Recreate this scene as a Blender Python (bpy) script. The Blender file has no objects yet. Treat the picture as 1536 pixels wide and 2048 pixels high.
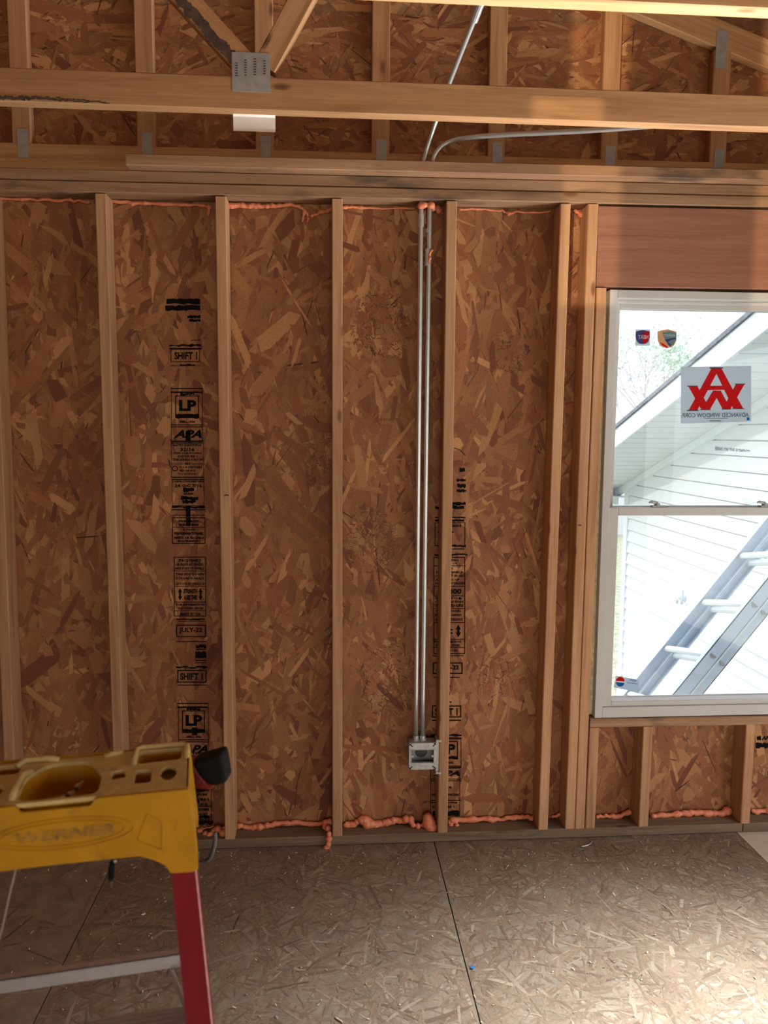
import bpy, bmesh, math, random
import numpy as np
from mathutils import Matrix, Vector

rnd = random.Random(7)
rng = np.random.default_rng(11)
SC = bpy.context.scene
COL = SC.collection

# ------------------------------------------------------------------ camera
CAM_POS = np.array([0.3772, -2.8087, 1.5835])
YAW, PITCH, ROLL, FPX = 0.07170, -0.10463, 0.00664, 1538.0


def cam_axes():
    cy, sy = math.cos(YAW), math.sin(YAW)
    cp, sp = math.cos(PITCH), math.sin(PITCH)
    cr, sr = math.cos(ROLL), math.sin(ROLL)
    f = np.array([sy * cp, cy * cp, sp])
    r = np.array([cy, -sy, 0.0])
    u = np.cross(r, f)
    return cr * r + sr * u, -sr * r + cr * u, f


CR, CU, CF = cam_axes()
cam = bpy.data.cameras.new('camera')
cam.sensor_fit = 'VERTICAL'
cam.sensor_height = 36.0
cam.lens = FPX / 2048.0 * 36.0
cam.clip_start = 0.05
cam.clip_end = 400
cam.dof.use_dof = True
cam.dof.focus_distance = 2.95
cam.dof.aperture_fstop = 5.2
camo = bpy.data.objects.new('camera', cam)
COL.objects.link(camo)
M = Matrix.Identity(4)
for i in range(3):
    M[i][0], M[i][1], M[i][2], M[i][3] = CR[i], CU[i], -CF[i], CAM_POS[i]
camo.matrix_world = M
SC.camera = camo

# ------------------------------------------------------------------ light
SC.view_settings.view_transform = 'Standard'
SC.view_settings.look = 'None'
SC.view_settings.gamma = 1.0
SC.view_settings.use_curve_mapping = False
SC.view_settings.exposure = 0.0
SC.cycles.use_denoising = True
SC.cycles.use_adaptive_sampling = True
SC.cycles.adaptive_threshold = 0.02
SC.cycles.max_bounces = 8
SC.cycles.diffuse_bounces = 5
SC.cycles.transparent_max_bounces = 16
SC.cycles.caustics_reflective = False
SC.cycles.caustics_refractive = False

world = bpy.data.worlds.new('overcast_sky')
SC.world = world
world.use_nodes = True
bg = world.node_tree.nodes['Background']
bg.inputs[0].default_value = (0.86, 0.93, 1.0, 1)
# overcast sky: the zenith about three times as bright as the horizon
wn = world.node_tree
w_tc = wn.nodes.new('ShaderNodeTexCoord')
w_sp = wn.nodes.new('ShaderNodeSeparateXYZ')
w_cl = wn.nodes.new('ShaderNodeClamp')
w_ma = wn.nodes.new('ShaderNodeMath')
w_ma.operation = 'MULTIPLY_ADD'
w_ma.inputs[1].default_value = 2.6
w_ma.inputs[2].default_value = 1.5
wn.links.new(w_tc.outputs['Generated'], w_sp.inputs[0])
wn.links.new(w_sp.outputs['Z'], w_cl.inputs[0])
wn.links.new(w_cl.outputs[0], w_ma.inputs[0])
wn.links.new(w_ma.outputs[0], bg.inputs[1])


def add_light(name, kind, loc, direction, **kw):
    l = bpy.data.lights.new(name, kind)
    o = bpy.data.objects.new(name, l)
    COL.objects.link(o)
    o.location = loc
    o.rotation_euler = Vector(direction).to_track_quat('-Z', 'Y').to_euler()
    for k, v in kw.items():
        setattr(l, k, v)
    return o


add_light('sun', 'SUN', (-6, 4, 8), (0.93, 0.10, -0.36), energy=1.0, angle=0.03, color=(1.0, 0.95, 0.86))
# daylight entering through the wide opening in the wall behind the camera; the side lamps are added fill
add_light('daylight_rear_opening', 'AREA', (0.45, -6.38, 1.25), (0, 1, 0.0), shape='RECTANGLE', size=2.9, size_y=2.1,
          energy=50, color=(1.0, 0.80, 0.64))
add_light('side_fill', 'AREA', (3.08, -2.3, 1.12), (-1, 0.1, 0.0), shape='RECTANGLE', size=1.9, size_y=1.9,
          energy=16, color=(1.0, 0.97, 0.92))  # added fill lamp at the invented side opening
add_light('skylight_side_opening', 'AREA', (3.06, -1.35, 1.7), (-1.50, -0.17, -1.7), shape='RECTANGLE', size=1.2, size_y=0.8,
          energy=62, color=(0.84, 0.94, 1.0), spread=0.8)  # added lamp for the bright floor, standing in for window light
add_light('underside_fill', 'AREA', (3.06, -0.98, 0.40), (-1.0, -0.06, 1.05), shape='RECTANGLE', size=1.0, size_y=0.4,
          energy=32, color=(0.94, 0.97, 1.0), spread=1.0)  # added low lamp that brightens the truss undersides
# added spot for the light bands, shaped by two invented slots behind the camera
add_light('band_spot', 'SPOT', (-11.4, -26.5, -0.55), (0.478, 1.0, 0.118), energy=22000, color=(1.0, 0.80, 0.52), shadow_soft_size=0.06, spot_size=0.16, spot_blend=0.0)
pl = add_light('sky_portal', 'AREA', (1.87, 0.16, 1.30), (0, -1, 0), shape='RECTANGLE', size=0.92, size_y=1.6)
pl.data.cycles.is_portal = True


# ------------------------------------------------------------------ pixel helpers (a pixel of the photograph on a real plane)
def ray(u, v):
    return CR * ((u - 768) / FPX) + CU * ((1024 - v) / FPX) + CF


def at(u, v, Y=None, X=None, Z=None, D=None):
    d = ray(u, v)
    if Y is not None:
        t = (Y - CAM_POS[1]) / d[1]
    elif X is not None:
        t = (X - CAM_POS[0]) / d[0]
    elif Z is not None:
        t = (Z - CAM_POS[2]) / d[2]
    else:
        t = D
    q = CAM_POS + t * d
    return Vector((q[0], q[1], q[2]))


# ------------------------------------------------------------------ object helpers
W = {}


def link(o, parent=None, mw=None):
    COL.objects.link(o)
    mw = mw or Matrix.Identity(4)
    if parent is not None:
        o.parent = parent
        o.matrix_parent_inverse = W[parent.name].inverted()
    o.matrix_basis = mw
    W[o.name] = mw
    return o


def empty(name, loc=(0, 0, 0), mw=None):
    o = bpy.data.objects.new(name, None)
    o.empty_display_size = 0.05
    return link(o, None, mw or Matrix.Translation(Vector(loc)))


def tag(o, label=None, cat=None, group=None, kind=None):
    if label:
        o['label'] = label
    if cat:
        o['category'] = cat
    if group:
        o['group'] = group
    if kind:
        o['kind'] = kind
    return o


class MB:
    def __init__(self):
        self.v, self.f = [], []

    def add(self, vs, fs):
        b = len(self.v)
        self.v += [tuple(x) for x in vs]
        self.f += [tuple(i + b for i in f) for f in fs]
        return self

    def box(self, x0, x1, y0, y1, z0, z1):
        return self.add([(x0, y0, z0), (x1, y0, z0), (x1, y1, z0), (x0, y1, z0), (x0, y0, z1), (x1, y0, z1), (x1, y1, z1), (x0, y1, z1)],
                        [(0, 3, 2, 1), (4, 5, 6, 7), (0, 1, 5, 4), (1, 2, 6, 5), (2, 3, 7, 6), (3, 0, 4, 7)])

    def prism(self, poly, off):
        """poly: list of 3D points, extruded by vector off"""
        n = len(poly)
        a = [Vector(p) for p in poly]
        o = Vector(off)
        return self.add(a + [p + o for p in a], [tuple(range(n))[::-1], tuple(range(n, 2 * n))] + [(i, (i + 1) % n, n + (i + 1) % n, n + i) for i in range(n)])

    def ease_box(self, x0, x1, y0, y1, z0, z1, e=0.003):
        """box along x with eased long edges"""
        pr = [(y0 + e, z0), (y1 - e, z0), (y1, z0 + e), (y1, z1 - e), (y1 - e, z1), (y0 + e, z1), (y0, z1 - e), (y0, z0 + e)]
        return self.prism([(x0, a, b) for a, b in pr], (x1 - x0, 0, 0))

    def tube(self, path, r, n=10, caps=True, flat=1.0):
        P = [Vector(p) for p in path]
        R = r if isinstance(r, (list, tuple)) else [r] * len(P)
        vs, fs = [], []
        t0 = (P[1] - P[0]).normalized()
        ref = Vector((0, 0, 1)) if abs(t0.z) < 0.9 else Vector((0, 1, 0))
        x = t0.cross(ref).normalized()
        for i, p in enumerate(P):
            t = (P[min(i + 1, len(P) - 1)] - P[max(i - 1, 0)]).normalized()
            x = (x - t * x.dot(t)).normalized()
            y = t.cross(x)
            for k in range(n):
                a = 2 * math.pi * k / n
                vs.append(p + (x * math.cos(a) + y * math.sin(a) * flat) * R[i])
        for i in range(len(P) - 1):
            for k in range(n):
                fs.append((i * n + k, i * n + (k + 1) % n, (i + 1) * n + (k + 1) % n, (i + 1) * n + k))
        if caps:
            fs.append(tuple(range(n))[::-1])
            fs.append(tuple(range((len(P) - 1) * n, len(P) * n)))
        return self.add(vs, fs)

    def ball(self, c, r, n=8, sc=(1, 1, 1)):
        c = Vector(c)
        vs, fs = [c + Vector((0, 0, r * sc[2]))], []
        m = n // 2
        for i in range(1, m):
            th = math.pi * i / m
            for k in range(n):
                a = 2 * math.pi * k / n
                vs.append(c + Vector((r * sc[0] * math.sin(th) * math.cos(a), r * sc[1] * math.sin(th) * math.sin(a), r * sc[2] * math.cos(th))))
        vs.append(c - Vector((0, 0, r * sc[2])))
        for k in range(n):
            fs.append((0, 1 + k, 1 + (k + 1) % n))
            fs.append((len(vs) - 1, 1 + (m - 2) * n + (k + 1) % n, 1 + (m - 2) * n + k))
        for i in range(m - 2):
            for k in range(n):
                fs.append((1 + i * n + k, 1 + (i + 1) * n + k, 1 + (i + 1) * n + (k + 1) % n, 1 + i * n + (k + 1) % n))
        return self.add(vs, fs)

    def build(self, name, mat, parent=None, mw=None, smooth=False, color=None, bevel=0):
        me = bpy.data.meshes.new(name)
        me.from_pydata(self.v, [], self.f)
        me.validate()
        bm = bmesh.new()
        bm.from_mesh(me)
        bmesh.ops.recalc_face_normals(bm, faces=bm.faces)
        bm.to_mesh(me)
        bm.free()
        if smooth:
            me.polygons.foreach_set('use_smooth', [True] * len(me.polygons))
        me.materials.append(mat)
        o = bpy.data.objects.new(name, me)
        if color:
            o.color = (*color, 1)
        if bevel:
            b = o.modifiers.new('bevel', 'BEVEL')
            b.width = bevel
            b.segments = 2
            b.limit_method = 'ANGLE'
        return link(o, parent, mw)


def frame_matrix(o, x, y):
    x = Vector(x).normalized()
    y = Vector(y)
    y = (y - x * y.dot(x)).normalized()
    z = x.cross(y)
    m = Matrix.Identity(4)
    for i in range(3):
        m[i][0], m[i][1], m[i][2], m[i][3] = x[i], y[i], z[i], o[i]
    return m


def board(name, p0, p1, wdir, w, t, mat, parent, color=(1, 1, 1), e=0.003):
    """sawn board from p0 to p1 (centre line), w wide along wdir, t thick across"""
    p0, p1 = Vector(p0), Vector(p1)
    L = (p1 - p0).length
    mb = MB().ease_box(-L / 2, L / 2, -w / 2, w / 2, -t / 2, t / 2, e)
    return mb.build(name, mat, parent, frame_matrix((p0 + p1) / 2, p1 - p0, wdir), color=color)


def smooth_path(pts, n=8):
    """Catmull-Rom through pts"""
    P = [Vector(p) for p in pts]
    P = [P[0] * 2 - P[1]] + P + [P[-1] * 2 - P[-2]]
    out = []
    for i in range(1, len(P) - 2):
        for k in range(n):
            t = k / n
            a, b, c, d = P[i - 1], P[i], P[i + 1], P[i + 2]
            out.append(0.5 * ((2 * b) + (c - a) * t + (2 * a - 5 * b + 4 * c - d) * t * t + (3 * b - a - 3 * c + d) * t ** 3))
    out.append(P[-2])
    return out


_txt = {}


def text_geom(body, shear=0.0, bold=0.012, res=2):
    """outline lettering as flat faces normalised to the unit square (x right, y up)"""
    key = (body, shear, bold, res)
    if key not in _txt:
        c = bpy.data.curves.new('t', 'FONT')
        c.body = body
        c.shear = shear
        c.offset = bold
        c.resolution_u = res
        c.fill_mode = 'FRONT'
        o = bpy.data.objects.new('t', c)
        COL.objects.link(o)
        bpy.context.view_layer.update()
        me = bpy.data.meshes.new_from_object(o.evaluated_get(bpy.context.evaluated_depsgraph_get()))
        vs = np.array([v.co[:2] for v in me.vertices])
        fs = [tuple(p.vertices) for p in me.polygons]
        bpy.data.objects.remove(o)
        bpy.data.curves.remove(c)
        bpy.data.meshes.remove(me)
        lo, hi = vs.min(0), vs.max(0)
        _txt[key] = ((vs - lo) / np.maximum(hi - lo, 1e-6), fs)
    return _txt[key]


# ------------------------------------------------------------------ materials
def new_mat(name):
    m = bpy.data.materials.new(name)
    m.use_nodes = True
    nt = m.node_tree
    for n in list(nt.nodes):
        if n.type not in ('OUTPUT_MATERIAL', 'BSDF_PRINCIPLED'):
            nt.nodes.remove(n)
    return m, nt, nt.nodes['Principled BSDF'], nt.nodes['Material Output']


def N(nt, t, **kw):
    n = nt.nodes.new(t)
    for k, v in kw.items():
        if k.startswith('i_'):
            n.inputs[k[2:].replace('_', ' ')].default_value = v
        else:
            setattr(n, k, v)
    return n


def ramp(nt, fac, stops):
    r = N(nt, 'ShaderNodeValToRGB')
    e = r.color_ramp.elements
    while len(e) < len(stops):
        e.new(0.5)
    for el, (p, c) in zip(e, stops):
        el.position = p
        el.color = (*c, 1) if len(c) == 3 else c
    nt.links.new(fac, r.inputs[0])
    return r.outputs[0]


def mix(nt, fac, a, b, mode='MIX'):
    m = N(nt, 'ShaderNodeMix', data_type='RGBA', blend_type=mode)
    for s, x in ((m.inputs[0], fac), (m.inputs[6], a), (m.inputs[7], b)):
        if isinstance(x, (int, float)):
            s.default_value = x
        elif isinstance(x, tuple):
            s.default_value = (*x, 1) if len(x) == 3 else x
        else:
            nt.links.new(x, s)
    return m.outputs[2]


def plain(name, col, rough=0.6, metal=0.0, var=0.0, scale=20.0, bump=0.0, spec=None, dirt=None, stretch=(1, 1, 1)):
    m, nt, b, out = new_mat(name)
    b.inputs['Roughness'].default_value = rough
    b.inputs['Metallic'].default_value = metal
    if spec is not None:
        b.inputs['Specular IOR Level'].default_value = spec
    tc = N(nt, 'ShaderNodeTexCoord')
    mp = N(nt, 'ShaderNodeMapping')
    mp.inputs['Scale'].default_value = stretch
    nt.links.new(tc.outputs['Object'], mp.inputs[0])
    nz = N(nt, 'ShaderNodeTexNoise', i_Scale=scale, i_Detail=5.0, i_Roughness=0.6)
    nt.links.new(mp.outputs[0], nz.inputs['Vector'])
    lo = tuple(c * (1 - var) for c in col)
    hi = tuple(min(1, c * (1 + var)) for c in col)
    c = ramp(nt, nz.outputs[0], [(0.3, lo), (0.7, hi)])
    if dirt:
        n2 = N(nt, 'ShaderNodeTexNoise', i_Scale=dirt[1], i_Detail=6.0, i_Roughness=0.65)
        nt.links.new(mp.outputs[0], n2.inputs['Vector'])
        f = ramp(nt, n2.outputs[0], [(dirt[2], (0, 0, 0)), (dirt[2] + 0.15, (1, 1, 1))])
        c = mix(nt, f, c, dirt[0])
    nt.links.new(c, b.inputs['Base Color'])
    if bump:
        bp = N(nt, 'ShaderNodeBump', i_Strength=bump, i_Distance=0.002)
        nt.links.new(nz.outputs[0], bp.inputs['Height'])
        nt.links.new(bp.outputs[0], b.inputs['Normal'])
    return m


def lumber(name, stain=0.66, stain_col=(0.05, 0.04, 0.035), base=((0.42, 0.235, 0.115), (0.60, 0.375, 0.20), (0.70, 0.47, 0.27)), rough=0.7):
    """softwood, grain along the local x axis, knots, mould stains; tinted by the object's colour"""
    m, nt, b, out = new_mat(name)
    tc = N(nt, 'ShaderNodeTexCoord')
    oi = N(nt, 'ShaderNodeObjectInfo')
    mul = N(nt, 'ShaderNodeMath', operation='MULTIPLY')
    mul.inputs[1].default_value = 37.0
    nt.links.new(oi.outputs['Random'], mul.inputs[0])
    add = N(nt, 'ShaderNodeVectorMath', operation='ADD')
    nt.links.new(tc.outputs['Object'], add.inputs[0])
    nt.links.new(mul.outputs[0], add.inputs[1])
    P = add.outputs[0]

    def mapped(s):
        mp = N(nt, 'ShaderNodeMapping')
        mp.inputs['Scale'].default_value = s
        nt.links.new(P, mp.inputs[0])
        return mp.outputs[0]
    n1 = N(nt, 'ShaderNodeTexNoise', i_Scale=1.0, i_Detail=4.0, i_Roughness=0.6, i_Distortion=0.6)
    nt.links.new(mapped((1.6, 28, 28)), n1.inputs['Vector'])
    n2 = N(nt, 'ShaderNodeTexNoise', i_Scale=1.0, i_Detail=3.0, i_Roughness=0.7)
    nt.links.new(mapped((6, 170, 170)), n2.inputs['Vector'])
    n3 = N(nt, 'ShaderNodeTexNoise', i_Scale=2.4, i_Detail=4.0, i_Roughness=0.6)
    nt.links.new(mapped((1, 3, 3)), n3.inputs['Vector'])
    c = ramp(nt, n1.outputs[0], [(0.28, base[0]), (0.5, base[1]), (0.75, base[2])])
    c = mix(nt, 0.35, c, ramp(nt, n2.outputs[0], [(0.3, (0.45, 0.4, 0.36)), (0.65, (1, 1, 1))]), 'MULTIPLY')
    # knots
    vo = N(nt, 'ShaderNodeTexVoronoi', i_Scale=1.0)
    nt.links.new(mapped((3.2, 9, 9)), vo.inputs['Vector'])
    kf = ramp(nt, vo.outputs['Distance'], [(0.0, (1, 1, 1)), (0.055, (0.75, 0.75, 0.75)), (0.11, (0, 0, 0))])
    c = mix(nt, kf, c, (0.16, 0.065, 0.03))
    # stains
    sf = ramp(nt, n3.outputs[0], [(stain, (0, 0, 0)), (min(1, stain + 0.12), (0.75, 0.75, 0.75))])
    c = mix(nt, sf, c, stain_col)
    c = mix(nt, 1.0, c, oi.outputs['Color'], 'MULTIPLY')
    nt.links.new(c, b.inputs['Base Color'])
    b.inputs['Roughness'].default_value = rough
    b.inputs['Specular IOR Level'].default_value = 0.25
    bp = N(nt, 'ShaderNodeBump', i_Strength=0.25, i_Distance=0.001)
    nt.links.new(n2.outputs[0], bp.inputs['Height'])
    nt.links.new(bp.outputs[0], b.inputs['Normal'])
    return m


def strand_mat(name, rough=0.65, spec=0.3):
    m, nt, b, out = new_mat(name)
    at_ = N(nt, 'ShaderNodeAttribute', attribute_name='tone')
    tc = N(nt, 'ShaderNodeTexCoord')
    n1 = N(nt, 'ShaderNodeTexNoise', i_Scale=160.0, i_Detail=3.0, i_Roughness=0.7)
    nt.links.new(tc.outputs['Object'], n1.inputs['Vector'])
    n2 = N(nt, 'ShaderNodeTexNoise', i_Scale=3.5, i_Detail=4.0, i_Roughness=0.6)
    nt.links.new(tc.outputs['Object'], n2.inputs['Vector'])
    c = mix(nt, 0.5, at_.outputs['Color'], ramp(nt, n1.outputs[0], [(0.3, (0.55, 0.5, 0.46)), (0.62, (1, 1, 1))]), 'MULTIPLY')
    c = mix(nt, 0.6, c, ramp(nt, n2.outputs[0], [(0.3, (0.62, 0.55, 0.5)), (0.65, (1, 1, 1))]), 'MULTIPLY')
    nt.links.new(c, b.inputs['Base Color'])
    b.inputs['Roughness'].default_value = rough
    b.inputs['Specular IOR Level'].default_value = spec
    return m


def see_through(name, col, tr, rough=0.05, kind='gloss', trans_col=(1, 1, 1)):
    """thin sheet: part transparent, part glossy or translucent"""
    m, nt, b, out = new_mat(name)
    nt.nodes.remove(b)
    t = N(nt, 'ShaderNodeBsdfTransparent')
    t.inputs[0].default_value = (*trans_col, 1)
    mx = N(nt, 'ShaderNodeMixShader')
    if kind == 'gloss':
        g = N(nt, 'ShaderNodeBsdfGlossy', i_Roughness=rough)
        g.inputs[0].default_value = (*col, 1)
        fr = N(nt, 'ShaderNodeFresnel', i_IOR=1.45)
        nt.links.new(fr.outputs[0], mx.inputs[0])
        nt.links.new(t.outputs[0], mx.inputs[1])
        nt.links.new(g.outputs[0], mx.inputs[2])
    else:
        d = N(nt, 'ShaderNodeBsdfTranslucent')
        d.inputs[0].default_value = (*col, 1)
        df = N(nt, 'ShaderNodeBsdfDiffuse')
        df.inputs[0].default_value = (*col, 1)
        m2 = N(nt, 'ShaderNodeMixShader')
        m2.inputs[0].default_value = 0.3
        nt.links.new(d.outputs[0], m2.inputs[1])
        nt.links.new(df.outputs[0], m2.inputs[2])
        mx.inputs[0].default_value = 1 - tr
        nt.links.new(t.outputs[0], mx.inputs[1])
        nt.links.new(m2.outputs[0], mx.inputs[2])
    nt.links.new(mx.outputs[0], out.inputs[0])
    return m


MAT = dict(
    stud=lumber('softwood_stud', stain=0.74, base=((0.35, 0.182, 0.095), (0.485, 0.275, 0.152), (0.57, 0.345, 0.20))),
    plate=lumber('softwood_weathered', stain=0.56, base=((0.24, 0.135, 0.078), (0.34, 0.203, 0.12), (0.42, 0.265, 0.165))),
    truss=lumber('softwood_truss', stain=0.72, base=((0.43, 0.235, 0.115), (0.60, 0.355, 0.185), (0.70, 0.45, 0.255))),
    header=lumber('header_lumber', stain=0.9, base=((0.42, 0.20, 0.12), (0.50, 0.25, 0.15), (0.58, 0.31, 0.19))),
    sole=lumber('sole_plate_lumber', stain=0.62, base=((0.26, 0.18, 0.12), (0.36, 0.26, 0.17), (0.44, 0.32, 0.21))),
    osb=plain('strand_board_core', (0.26, 0.125, 0.06), 0.75, var=0.35, scale=24),
    strands=strand_mat('strand_board_flakes'),
    ply=plain('clean_plywood', (0.62, 0.52, 0.40), 0.55, var=0.08, scale=6, stretch=(1, 8, 1)),
    floor_core=plain('subfloor_core', (0.25, 0.19, 0.135), 0.6, var=0.25, scale=18),
    floor_strands=strand_mat('subfloor_flakes', 0.5, 0.5),
    ink=plain('black_ink', (0.009, 0.007, 0.007), 0.9, var=0.3, scale=40, spec=0.05),
    foam=plain('orange_foam', (0.72, 0.225, 0.11), 0.5, var=0.12, scale=60, bump=0.5),
    galv=plain('galvanised_steel', (0.50, 0.50, 0.49), 0.42, metal=0.6, var=0.18, scale=60),
    plate_steel=plain('truss_plate_steel', (0.36, 0.35, 0.33), 0.55, metal=0.4, var=0.12, scale=50),
    conduit=plain('conduit_steel', (0.66, 0.67, 0.66), 0.34, metal=0.75, var=0.06, scale=30),
    dark_steel=plain('dark_steel', (0.10, 0.09, 0.085), 0.4, metal=0.7, var=0.3, scale=30),
    slot=plain('shadowed_slot', (0.03, 0.026, 0.022), 0.9),
    vinyl=plain('window_vinyl', (0.47, 0.45, 0.43), 0.45, var=0.03, scale=8),
    glass=see_through('window_glass', (1, 1, 1), 0.9, 0.0, 'gloss', (0.95, 0.955, 0.96)),
    paper=plain('white_paper', (0.78, 0.72, 0.67), 0.8, var=0.05, scale=20),
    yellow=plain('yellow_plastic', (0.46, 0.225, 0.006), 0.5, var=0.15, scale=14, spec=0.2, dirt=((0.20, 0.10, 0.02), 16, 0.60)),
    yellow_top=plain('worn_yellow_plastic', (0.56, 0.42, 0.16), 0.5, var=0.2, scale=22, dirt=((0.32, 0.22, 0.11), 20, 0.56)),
    lettering=plain('faded_black_lettering', (0.33, 0.155, 0.008), 0.6, var=0.5, scale=60),
    red=plain('red_fibreglass', (0.20, 0.006, 0.012), 0.6, var=0.12, scale=30, stretch=(1, 1, 0.1), spec=0.15),
    red_edge=plain('worn_red_edge', (0.62, 0.30, 0.28), 0.5, var=0.25, scale=60),
    alu=plain('aluminium', (0.60, 0.58, 0.58), 0.42, metal=0.65, var=0.1, scale=30),
    black=plain('black_rubber', (0.008, 0.008, 0.009), 0.7, var=0.3, scale=50, spec=0.15),
    tool_red=plain('red_tool_plastic', (0.20, 0.012, 0.014), 0.45, var=0.1),
    cord=see_through('clear_strap', (0.7, 0.66, 0.62), 0.35, 0.3, 'sheet'),
    siding=plain('white_vinyl_siding', (0.72, 0.745, 0.78), 0.5, var=0.02, scale=10),
    trim_white=plain('white_trim', (0.74, 0.78, 0.83), 0.5, var=0.02, scale=10),
    soffit=plain('white_soffit', (0.70, 0.73, 0.76), 0.6, var=0.02, scale=10),
    shingle=plain('roof_shingle', (0.22, 0.23, 0.27), 0.9, var=0.3, scale=30),
    ext_alu=plain('weathered_aluminium', (0.58, 0.66, 0.77), 0.6, metal=0.0, var=0.08, scale=20),
    ext_alu_light=plain('bright_aluminium', (0.72, 0.78, 0.82), 0.5, metal=0.0, var=0.05, scale=20),
    grass=plain('lawn', (0.34, 0.34, 0.24), 0.9, var=0.45, scale=9),
    bark=plain('bark', (0.55, 0.49, 0.48), 0.9, var=0.3, scale=30),
    leaf=plain('leaf_green', (0.50, 0.62, 0.50), 0.7, var=0.3, scale=10),
    leaf_grey=plain('leaf_grey', (0.60, 0.60, 0.68), 0.7, var=0.3, scale=10),
    film=see_through('clear_film', (0.690, 0.759, 0.828), 0.12, 0.3, 'sheet'),
    film_blue=see_through('blue_grey_film', (0.644, 0.759, 0.874), 0.1, 0.3, 'sheet'),
    logo_red=see_through('red_print', (0.840, 0.036, 0.044), 0.0, 0.3, 'sheet'),
    logo_grey=see_through('grey_print', (0.180, 0.200, 0.220), 0.0, 0.3, 'sheet'),
    logo_blue=see_through('blue_print', (0.040, 0.280, 0.640), 0.0, 0.3, 'sheet'),
    logo_navy=see_through('navy_print', (0.175, 0.140, 0.385), 0.0, 0.3, 'sheet'),
    logo_tan=see_through('tan_print', (0.798, 0.513, 0.323), 0.0, 0.3, 'sheet'),
    logo_teal=see_through('teal_print', (0.312, 0.528, 0.600), 0.0, 0.3, 'sheet'),
    logo_white=see_through('white_print', (0.900, 0.900, 0.900), 0.0, 0.3, 'sheet'),
    text_blue=plain('blue_grey_print', (0.10, 0.12, 0.20), 0.8),
    chip=plain('pale_wood_chip', (0.62, 0.50, 0.38), 0.7, var=0.3, scale=40),
    blue_chip=plain('blue_plastic_bit', (0.03, 0.16, 0.48), 0.5),
    concrete=plain('far_wall', (0.62, 0.63, 0.66), 0.8, var=0.05),
)


# ------------------------------------------------------------------ strand board flakes
def flakes(name, parent, origin, ex, ez, nrm, w, h, n, length, width, palette, lift, angle=(0.0, math.pi), slivers=0.03, fines=(), region=None):
    """overlapping wood strands lying on a panel face, each its own thin leaf"""
    o, ex, ez, nrm = (np.array(v, float) for v in (origin, ex, ez, nrm))
    cx = rng.uniform(0, w, n)
    cz = rng.uniform(0, h, n)
    ln = rng.uniform(length[0], length[1], n) * rng.choice([0.6, 1.0, 1.25], n)
    wd = width[0] + (width[1] - width[0]) * rng.beta(1.1, 1.9, n)
    an = rng.normal(angle[0], angle[1], n)
    pal = np.array([p[:3] for p in palette])
    wts = np.array([p[3] for p in palette])
    col = pal[rng.choice(len(pal), n, p=wts / wts.sum())] * rng.uniform(0.82, 1.18, (n, 1))
    k = rng.random(n) < slivers
    wd[k] = rng.uniform(0.003, 0.007, k.sum())
    col[k] = pal.min(0) * rng.uniform(0.35, 0.8, (k.sum(), 1))
    dz = rng.uniform(lift[0], lift[1], n)
    for (fx, fz, fr, m) in fines:
        a = rng.uniform(0, 2 * math.pi, m)
        r = fr * np.sqrt(rng.random(m))
        cx = np.append(cx, fx + r * np.cos(a))
        cz = np.append(cz, fz + r * 1.3 * np.sin(a))
        ln = np.append(ln, rng.uniform(0.008, 0.028, m))
        wd = np.append(wd, rng.uniform(0.002, 0.005, m))
        an = np.append(an, rng.uniform(0, math.pi, m))
        col = np.append(col, pal[rng.integers(0, len(pal), m)] * rng.uniform(0.45, 1.15, (m, 1)), 0)
        dz = np.append(dz, rng.uniform(lift[1] * 0.8, lift[1] * 1.2, m))
    n = len(cx)
    j = lambda a, b: rng.uniform(a, b, n)
    px = np.stack([-0.5 + 0 * cx, -0.5 + j(0.04, 0.3), 0.5 - j(0.04, 0.3), 0.5 + 0 * cx, 0.5 - j(0.04, 0.3), -0.5 + j(0.04, 0.3)], 1) * ln[:, None]
    pz = np.stack([j(-0.4, 0.4), j(0.36, 0.5), j(0.3, 0.5), j(-0.4, 0.4), -j(0.3, 0.5), -j(0.36, 0.5)], 1) * wd[:, None]
    c, s = np.cos(an)[:, None], np.sin(an)[:, None]
    X = cx[:, None] + px * c - pz * s
    Z = cz[:, None] + px * s + pz * c
    for Q, lim in ((X, w), (Z, h)):          # strands that would overhang the sheet's edge are slid back onto it
        Q += np.maximum(0.0005 - Q.min(1), 0)[:, None]
        Q -= np.maximum(Q.max(1) - lim + 0.0005, 0)[:, None]
    Dn = dz[:, None] + (px / ln[:, None]) * rng.uniform(-0.0004, 0.0004, (n, 1))
    V = o + X[..., None] * ex + Z[..., None] * ez + Dn[..., None] * nrm
    me = bpy.data.meshes.new(name)
    me.vertices.add(n * 6)
    me.vertices.foreach_set('co', V.reshape(-1))
    me.loops.add(n * 6)
    order = np.arange(6)
    if np.dot(np.cross(ex, ez), nrm) > 0:
        order = order[::-1]
    me.loops.foreach_set('vertex_index', (np.arange(n)[:, None] * 6 + order).reshape(-1).astype(np.int32))
    me.polygons.add(n)
    me.polygons.foreach_set('loop_start', (np.arange(n) * 6).astype(np.int32))
    me.update(calc_edges=True)
    a = me.attributes.new('tone', 'FLOAT_COLOR', 'FACE')
    a.data.foreach_set('color', np.concatenate([np.clip(col, 0, 1), np.ones((n, 1))], 1).reshape(-1).astype(np.float32))
    me.materials.append(MAT['floor_strands'] if 'floor' in parent.name else MAT['strands'])
    ob = bpy.data.objects.new(name, me)
    link(ob, parent)
    return tag(ob, kind='stuff')


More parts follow.
